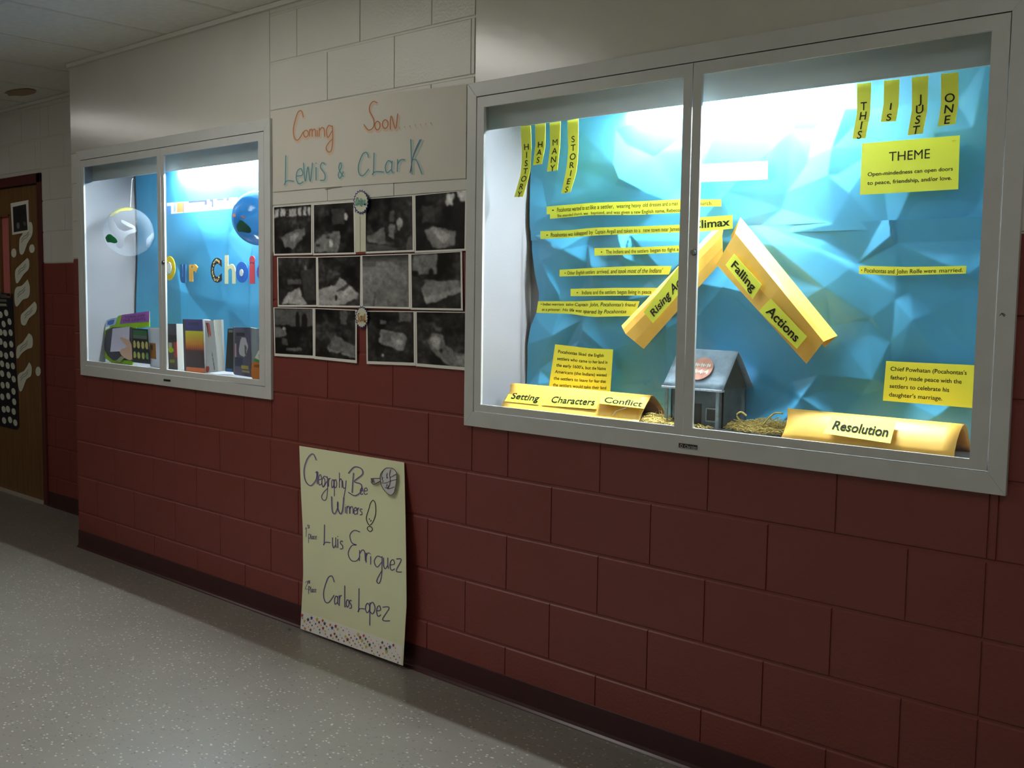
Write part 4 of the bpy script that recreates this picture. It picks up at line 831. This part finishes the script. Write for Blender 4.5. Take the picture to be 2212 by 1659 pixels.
# ================================================================= WALL PAPERS BETWEEN THE CASES
yw=-.0035
BAN=mat('banner_paper',(202,198,184),.6,var=.02,vscale=4)
t=empty('banner',at(800,400,yw)); sh=Sheet([(588,241),(720,218),(860,199),(1008,182)],[(590,415),(690,406),(790,399),(1006,385)],lambda u,v:yw-.002*math.sin(u*9)*math.sin(v*3)**2)
sh.make('paper',BAN,t,30,8,.0008)
og2=(560,180);s2=.217
ORG=mat('orange_crayon',(182,118,78),.8); ORL=mat('orange_crayon_light',(208,184,162),.8); TEA=mat('teal_crayon',(92,140,148),.8); TEL=mat('teal_crayon_light',(178,190,180),.8)
w1=[('C',340,440,275,560),('o',440,492,465,535),('m',500,562,455,530),('i',568,588,445,530),('n',596,652,440,530),('g',662,735,420,685),('S',1040,1175,180,465),('o',1150,1205,375,465),('o',1225,1285,360,450),('N',1305,1378,315,460)]
w1+=[('.',1385+k*52,1405+k*52,425-k*8,455-k*8) for k in range(7)]
w2=[('L',250,345,715,1005),('e',360,440,850,1000),('w',440,530,790,980),('i',550,580,790,965),('s',600,665,790,975),('&',780,845,790,945),('C',985,1090,690,915),('L',1125,1240,690,905),('a',1250,1335,770,890),('r',1365,1450,755,880),('K',1495,1620,555,905)]
S1=word(w1,og2,s2); S2=word(w2,og2,s2); sft=lambda S_,dx,dy:[[(p[0]+dx,p[1]+dy) for p in q] for q in S_]
strokes(sh,sft(S1,1.5,3.5),7,ORL,t,'crayon_shading',.0005); strokes(sh,sft(S2,2.5,1.5),6.5,TEL,t,'crayon_shading',.0005)
strokes(sh,S1,2.1,ORG,t,'lettering',.0009); strokes(sh,S2,2.1,TEA,t,'lettering',.0009)
strokes(sh,[[(og2[0]+1500*s2,og2[1]+890*s2),(og2[0]+1540*s2,og2[1]+700*s2),(og2[0]+1600*s2,og2[1]+560*s2)]],1.5,mat('navy_crayon',(84,100,140),.8),t,'crayon_stem',.0012)
tag(t,'wide off-white paper banner hand lettered Coming Soon Lewis & Clark','banner')
q=strokes(Sheet([(690,400),(740,400)],[(690,415),(740,415)],yw+.001),[[(702,409),(720,405),(738,403)]],2,mat('tape_mark',(120,116,104),.8),None,'tape_scrap'); tag(q,'small dark tape mark on the lower edge of the banner','tape')
on=(570,400);sn=.24718
PH=[('P1',[(80,190),(425,165),(425,608),(85,615)]),('P2',[(428,170),(795,145),(802,603),(430,612)]),('P3',[(885,118),(1310,90),(1315,582),(885,598)]),('P4',[(1312,88),(1775,42),(1768,572),(1318,592)]),
('P5',[(115,628),(466,626),(470,1062),(122,1062)]),('P6',[(464,626),(856,615),(853,1070),(471,1064)]),('P7',[(850,612),(1277,598),(1282,1083),(855,1073)]),('P8',[(1277,600),(1732,575),(1738,1096),(1284,1088)]),
('P9',[(83,1068),(438,1074),(440,1515),(92,1492)]),('P10',[(440,1074),(812,1090),(812,1556),(441,1518)]),('P11',[(893,1098),(1322,1102),(1326,1578),(898,1562)]),('P12',[(1324,1102),(1778,1108),(1775,1620),(1329,1582)])]
def photo_ras(k):
    r=Ras(64,72,g_(.016),1.3); r.a*=(1+2.2*np.clip(r.field(14),0,1)*2+1.5*np.clip(r.field(26),0,1)*2)[:,:,None]; r.warp=(r.X+.04*r.field(9)+.03*r.field(18),r.Y+.04*r.field(8)+.03*r.field(20))
    if k==1: r.rect(.02,.05,.98,.22,g_(.38)); [r.rect(a,.02,a+.05,.3,g_(.02)) for a in (.12,.3,.36,.6,.74,.86)]; r.poly([(.2,.65),(.5,.52),(.8,.48),(.82,.62),(.5,.92),(.3,.85)],g_(.16)).poly([(.4,.66),(.6,.55),(.7,.6),(.5,.78)],g_(.26))
    if k==2: r.rect(.45,.12,.78,.42,g_(.05)).ell(.8,.28,.04,.07,g_(.4)).poly([(.02,.95),(.03,.78),(.25,.62),(.63,.55),(.66,.7),(.56,.99)],g_(.17)).ell(.42,.8,.05,.08,g_(.5)).ell(.1,.83,.06,.03,g_(.03)).ell(.35,.68,.05,.03,g_(.05))
    if k==3: r.rect(.5,.25,.6,.45,g_(.1)).poly([(0,.72),(.38,.55),(.42,.88),(.0,.8)],g_(.16)).poly([(.5,.5),(.62,.52),(.6,.78),(.48,.72)],g_(.18)).ell(.72,.48,.06,.09,g_(.35)).ell(.7,.58,.03,.05,g_(.2)).poly([(0,.84),(.65,.95),(.65,1),(0,1)],g_(.08)).poly([(.85,1),(.95,.7),(1,.7),(1,1)],g_(.1))
    if k==4: r.rect(.62,.04,.79,.23,g_(.5)).rect(.83,.0,1,.2,g_(.48)).ell(.82,.18,.08,.09,g_(.015)).poly([(.72,.3),(.9,.25),(1,.5),(1,.99),(.8,.9)],g_(.012)).poly([(.18,.63),(.35,.58),(.8,.68),(.78,.9),(.5,.98),(.35,.95)],g_(.2)).poly([(.3,.6),(.5,.62),(.7,.75),(.55,.9)],g_(.32)).rect(.15,.2,.4,.5,g_(.06))
    if k==5: r.poly([(.08,.98),(.3,.72),(.55,.62),(.6,.8),(.75,.98)],g_(.34)).ell(.72,.28,.04,.1,g_(.16)).ell(.72,.48,.05,.06,g_(.2)).rect(.25,.46,.6,.56,g_(.1)).poly([(.6,.3),(.95,.2),(1,.9),(.7,.9)],g_(.05))
    if k==6: r.poly([(0,.68),(.45,.55),(.52,.42),(.95,.75),(.9,.85),(.5,.99),(0,1)],g_(.3)).poly([(.4,.7),(.72,.55),(.78,.62),(.5,.72)],g_(.06)).poly([(.55,.72),(.75,.6),(.92,.78),(.85,.85)],g_(.36)).ell(.42,.84,.035,.06,g_(.02)).ell(.26,.4,.04,.05,g_(.08))
    if k==7: r=Ras(64,72,g_(.16),.35); r.grad(0,.12,g_(.03),g_(.1)); r.ell(.5,.55,.45,.42,g_(.22),.6).poly([(.22,1),(.27,.72),(.29,.72),(.25,1)],g_(.04)).rect(0,.14,.3,.22,g_(.07),.6)
    if k==8: r.rect(.03,.02,.52,.38,g_(.17)).ell(.08,.36,.07,.06,g_(.01)).ell(.4,.34,.06,.06,g_(.01)).poly([(.18,.66),(.32,.5),(1,.52),(1,.7),(.32,.93)],g_(.2)).poly([(.2,.7),(.3,.8),(1,.62),(1,.7),(.32,.93)],g_(.3)).ell(.3,.5,.05,.03,g_(.12))
    if k==9: r.rect(0,.02,1,.38,g_(.09)).ell(.6,.28,.06,.22,g_(.012)).ell(.78,.3,.08,.2,g_(.012)).ell(.25,.45,.04,.04,g_(.4)).poly([(0,.4),(.3,.5),(.3,.58),(0,.66)],g_(.14)).ell(.45,.6,.15,.12,g_(.01)).rect(.3,.85,.7,.92,g_(.12)).rect(.2,.65,.33,.8,g_(.08))
    if k==10: r.rect(.62,.02,.78,.3,g_(.1)).poly([(.3,.8),(.5,.52),(.98,.72),(1,.92),(.7,.86)],g_(.14)).poly([(.3,.8),(1,.92),(1,.96),(.35,.85)],g_(.22)).ell(.12,.2,.08,.1,g_(.01)).rect(.55,.87,.66,.97,g_(.02))
    if k==11: r.rect(.68,.02,.95,.2,g_(.12)).poly([(.24,.62),(.3,.35),(.8,.44),(.86,.55),(.74,.78)],g_(.22)).poly([(.3,.4),(.55,.42),(.5,.6),(.3,.6)],g_(.14)).ell(.7,.6,.08,.06,g_(.34)).ell(.33,.87,.02,.02,g_(.5)).rect(.28,.18,.42,.24,g_(.12))
    if k==12: r.poly([(.2,.55),(.32,.4),(.5,.42),(.62,.62),(.8,.74),(1,.76),(1,1),(.66,1),(.36,.78)],g_(.17)).poly([(.25,.5),(.4,.45),(.5,.55),(.42,.72)],g_(.34)).ell(.5,.72,.04,.04,g_(.03)).rect(.38,.3,.5,.36,g_(.1)).poly([(.8,.8),(1,.78),(1,1),(.9,1)],g_(.25))
    r.blur(2); r.a*=(1+.5*r.field(22)+.5*r.field(11))[:,:,None]; r.a=np.clip(r.a,.004,None)**1.12*1.5; return r.grain(.25)
ROW=['top','middle','bottom']; POS=['first','second','third','fourth']
WHAT={1:'showing a table below bright windows',2:'showing a table and a lit face',3:'showing a standing white sheet',4:'showing a large figure at bright windows',5:'showing a bright table corner at the bottom',6:'showing two large white sheets',7:'an almost blank pale grey sheet',8:'showing a pale screen over a long table',9:'showing two standing silhouettes',10:'showing a dim table corner',11:'showing a paper covered table in the dark',12:'showing a table edge running off bottom right'}
for n,(nm,P) in enumerate(PH):
    k=n+1; row=n//4; t=empty('photograph',at(on[0]+P[3][0]*sn,on[1]+P[3][1]*sn,-.004)); yy=-.003-(.0006*(n%2))-.001*row
    cur=lambda u,v,yy=yy:yy-.004*(v**2)*(.3+.7*abs(2*u-1))
    sh=Sheet([P[0],P[1]],[P[3],P[2]],cur,sn,on); sh.make('white_margin',WHITE,t,8,6,.0006)
    bl=.03; sh.make('print',VCG,t,63,71,.0002,photo_ras(k).a,uv=(.025,.965,.015 if row else .01,.965 if row<2 else .945),off=.0004)
    tag(t,'dark photo, %s in %s row, %s'%(POS[n%4],ROW[row],WHAT[k]),'photo','photos between the display cases')
# bottom edge of the ribbon strips and rosettes
t=empty('paper_ribbon',at(779,436,-.012)); sh=Sheet([(795,240),(890,240)],[(805,598),(890,592)],-.009,sn,on); sh.make('ribbon_tail',mat('ribbon_paper',(206,206,182),.6),t,4,12,.0006)
dpoly([(805,585),(888,580),(880,600),(808,604)],-.0095,'tail_end',mat('tail_red',(120,50,40),.6),t,.0004,sn,on); strokes(Sheet([(0,0),(1000,0)],[(0,1000),(1000,1000)],-.0095),[[(on[0]+840*sn,on[1]+270*sn),(on[0]+842*sn,on[1]+580*sn)]],.7,mat('pencil',(140,140,126),.7),t,'fold_line')
NAVY=mat('navy_edge',(38,46,110),.6)
def rosette(cx,cy,rx,ry,y,parent,inkm,glyphs,org,sc_,lt):
    P=[];Q=[]
    for a in range(40):
        q=2*math.pi*a/40; k=1.0 if a%2 else .86; P.append((cx+rx*k*math.cos(q),cy+ry*k*math.sin(q))); k2=.88 if a%2 else .76; Q.append((cx+rx*k2*math.cos(q),cy+ry*k2*math.sin(q)))
    dpoly(P,y,'scalloped_edge',NAVY,parent,.001); dpoly(Q,y-.0012,'rosette_face',mat('ribbon_paper',(206,206,182)),parent,.001)
    s_=Sheet([(0,0),(1000,0)],[(0,1000),(1000,1000)],y-.002); strokes(s_,sft(word(glyphs,org,sc_),1,.8),4,lt,parent,'crayon_shading',.0002); strokes(s_,word(glyphs,org,sc_),1.5,inkm,parent,'lettering',.0006)
orr=(750,400); sr=.04823
rosette(779.6,436.3,17,27,-.013,t,mat('green_crayon',(84,134,120),.8),[('C',380,480,560,880),('a',480,570,680,860),('l',600,640,580,900),('a',640,720,680,860),('L',760,880,640,860)],orr,sr,mat('mint_crayon',(150,186,166),.8))
tag(t,'paper award ribbon with green lettering and a long tail, above the photos','ribbon')
t=empty('paper_ribbon',at(781,686,-.012)); rosette(781.2,685.5,14.5,25,-.013,t,mat('tan_crayon',(140,112,70),.8),[('S',430,540,760,1130),('a',560,650,880,1120),('u',660,740,860,1100),('L',760,880,780,1130)],(750,640),sr,mat('peach_crayon',(206,176,130),.8)); tag(t,'paper award ribbon with tan lettering, between the middle and bottom photos','ribbon')
# ================================================================= POSTER ON THE FLOOR
t=empty('poster',at(760,1400,-.02)); PY=lambda u,v:-.006-.030*math.sin(min(max(v,0),1)*math.pi*.85)-.010*max(v,0)-.012*max(u,0)*max(v,0)
L_=[(646,963),(650,1060),(654,1140),(655,1240),(649,1358)]
class Post(Sheet):
    def __init__(s): s.y=PY
    def px(s,u,v):
        vs=[0,.25,.45,.7,1]; lx=np.interp(v,vs,[646.5,650,654,655,649]); ly=963+(1358-963)*v; rx=np.interp(v,vs,[873,875.5,877,878,870.5]); ry=999+(1438-999)*v
        return np.array((lx+(rx-lx)*u,ly+(ry-ly)*u+ -3*math.sin(u*math.pi)*(1-v)*0))
sh=Post(); sh.make('card',mat('pale_yellow_card',(228,229,188),.5,var=.015,vscale=6),t,12,24,.001)
op5=(630,950);s5=.30134
PUR=mat('purple_marker',(92,76,128),.7); PUL=mat('purple_marker_shade',(168,164,160),.7); BKM=mat('black_marker',(50,52,44),.7)
X5=[('G',88,185,100,328),('e',190,215,250,325),('o',215,240,270,335),('g',212,260,262,435),('r',262,280,275,335),('a',285,305,285,345),('p',302,325,285,405),('h',340,362,235,345),('y',362,392,292,412),('B',405,512,195,400),('e',490,512,345,392),('e',515,545,345,392)]
W5=[('W',285,372,405,530),('i',378,392,465,525),('n',395,415,475,530),('n',418,440,478,530),('e',443,468,485,535),('r',470,485,488,535),('s',487,508,495,540)]
L5=[('L',228,278,608,752),('u',290,320,700,775),('i',325,335,690,775),('s',345,370,725,785),('E',405,490,650,868),('n',485,528,790,868),('r',530,560,810,880),('i',560,572,815,895),('q',585,655,835,1028),('u',655,695,845,925),('e',700,740,860,935),('z',745,790,855,948)]
K5=[('C',228,305,978,1165),('a',305,335,1120,1180),('r',338,360,1115,1190),('l',375,392,1045,1190),('o',390,412,1145,1200),('s',412,432,1150,1210),('L',475,528,1065,1230),('o',528,560,1170,1240),('p',552,600,1165,1330),('e',605,640,1190,1265),('z',645,705,1200,1298)]
M5=[('1',95,115,630,695),('s',112,122,610,635),('t',122,130,610,635),('p',118,135,675,740),('l',136,142,675,710),('a',143,155,690,712),('c',156,165,690,712),('e',166,180,690,712),('2',95,118,1015,1070),('n',115,123,1010,1030),('d',123,131,1005,1030),('p',118,133,1050,1105),('l',136,142,1052,1090),('a',143,153,1070,1092),('c',154,163,1070,1092),('e',164,176,1070,1092)]
big=word(X5[:1]+X5[9:10]+[W5[0]],op5,s5)
strokes(sh,sft(big,1.8,1.2),2.2,PUL,t,'marker_shading',.0005); strokes(sh,word(X5+W5,op5,s5),1.7,PUR,t,'lettering',.0009); strokes(sh,word(L5+K5,op5,s5),2.0,PUR,t,'lettering',.0009); strokes(sh,word(M5,op5,s5),1.0,PUR,t,'small_lettering',.0009)
oe=(780,990);se=.10246
EX=[[(250,880),(200,940),(160,1080),(120,1200),(115,1300),(175,1410),(250,1340),(300,1200),(310,1080),(295,940),(250,880)],[(135,1450),(135,1500),(190,1545),(235,1510),(225,1460),(180,1435),(138,1448)],[(172,1265),(175,1300)],[(205,1300),(212,1318),(190,1330)]]
strokes(sh,[[(oe[0]+x*se,oe[1]+y*se) for x,y in P] for P in EX],1.8,BKM,t,'exclamation_mark',.0009)
# raised paper bee-globe cutout
def pp(x,y,off): 
    X,Y=oe[0]+x*se,oe[1]+y*se; u,v=sh.uv(X,Y); return at(X,Y,PY(u,v)-off)
GL=[(540,200),(480,240),(410,330),(400,430),(415,520),(450,620),(520,710),(590,765),(650,770),(700,700),(730,560),(745,440),(745,330),(720,260),(650,210)]
q=MB().prism([pp(x,y,.012) for x,y in [tuple(p) for p in smooth(GL+[GL[0]],3)[:-1]]],(0,.002,0)); gc=q.build('globe_cutout',mat('cutout_white',(206,204,204),.6),t)
class Off(Sheet):
    def __init__(s,k): s.k=k
    def px(s,u,v): return sh.px(u,v)
    def y(s,u,v): return PY(u,v)-s.k
strokes(Off(.0135),[[(oe[0]+x*se,oe[1]+y*se) for x,y in P] for P in [GL+[GL[0]],[(470,250),(430,350),(450,450)],[(560,310),(540,350),(545,420),(570,400)],[(740,330),(690,360),(640,390),(600,400)],[(620,240),(600,330),(610,450),(600,560),(560,650)],[(430,520),(520,520),(640,470),(740,450)],[(530,560),(550,620),(580,590),(540,550)],[(470,400),(440,440),(470,480),(440,500)],[(500,610),(590,640),(700,600)]]],1.1,BKM,gc,'drawn_map',0)
q=MB().prism([pp(x,y,.010) for x,y in [(200,430),(260,430),(340,420),(400,425),(405,480),(345,500),(285,545),(240,540),(205,480)]],(0,.002,0)); ar=q.build('arm_cutout',mat('cutout_white',(206,204,204),.6),t)
strokes(Off(.0115),[[(oe[0]+x*se,oe[1]+y*se) for x,y in P] for P in [[(200,430),(260,425),(400,425)],[(205,480),(240,540),(285,545),(400,480)],[(215,440),(230,480),(245,520)],[(250,440),(270,480),(275,530)],[(225,440),(250,500)]]],1.4,BKM,ar,'drawn_outline',0)
# star border: white band with small colour stars, each joined into one printed part
bord=sh.make('star_border',mat('border_white',(240,234,226),.5),t,12,3,.0006,uv=(0,.985,.905,1.0),off=.0006)
STC={'red':(190,70,56),'orange':(214,140,60),'yellow':(206,190,60),'green':(50,96,70),'blue':(56,76,150),'maroon':(140,56,66)}
sv={k:([],[]) for k in STC}; rs=random.Random(5)
for i in range(100):
    u=.01+.96*((i*.6180339)%1); v_=.915+.08*((i*.7548777+.13)%1); s_=rs.choice([.5,.8,1.0,1.5,1.8]); c=list(STC)[i%6]; V_,F_=sv[c]; n=len(V_); 
    cpt=sh.px(u,v_)
    for a in range(10):
        q=2*math.pi*a/10+.3; k=(2.6 if a%2 else 1.15)*s_*1.15; X,Y=cpt[0]+k*math.cos(q)*.72,cpt[1]+k*math.sin(q); V_.append(at(X,Y,PY(u,v_)-.0014))
    F_.append(tuple(range(n,n+10)))
for c,(V_,F_) in sv.items(): 
    o_=mesh('printed_stars',V_,F_,mat('star_'+c,STC[c],.5),bord); o_['kind']='stuff'; o_['label']='%s printed stars'%c
tag(t,'pale yellow poster of geography bee winners leaning on the red wall at the floor','poster')
# small crumbs on the floor
for px,py,c,lab in ((625,1361,(70,130,90),'tiny green glassy crumb on the floor by the poster'),(540,1323,(170,140,50),'tiny yellow crumb on the floor left of the poster')):
    p=atz(px,py,0); bm=bmesh.new(); bmesh.ops.create_icosphere(bm,subdivisions=1,radius=.0055 if c[0]<100 else .004)
    for v in bm.verts: v.co=Vector((v.co.x*1.2,v.co.y,v.co.z*.7))*(1+.2*random.random())
    lo=min(v.co.z for v in bm.verts)
    for v in bm.verts: v.co+=Vector((p[0],p[1],-lo))
    me=bpy.data.meshes.new('crumb'); bm.to_mesh(me); bm.free(); q=link('floor_crumb',me,mat('crumb_%d'%c[0],c,.3)); tag(q,lab,'crumb')
# scuffs on the case frame
q=strokes(Sheet([(0,0),(3000,0)],[(0,3000),(3000,3000)],-.0145),[[(2159,682),(2165,677),(2172,681)],[(2163,676),(2170,684)]],1.6,mat('scuff',(74,60,52),.8),c2,'scuff_mark',.0002)
# place every Empty at its thing's base, keeping the parts where they were built
bpy.context.view_layer.update()
for o in list(C.objects):
    if o.type=='EMPTY' and '_b' in o:
        b=Vector(o['_b']); del o['_b']; o.location=b
        for c in o.children: c.location=c.location-b
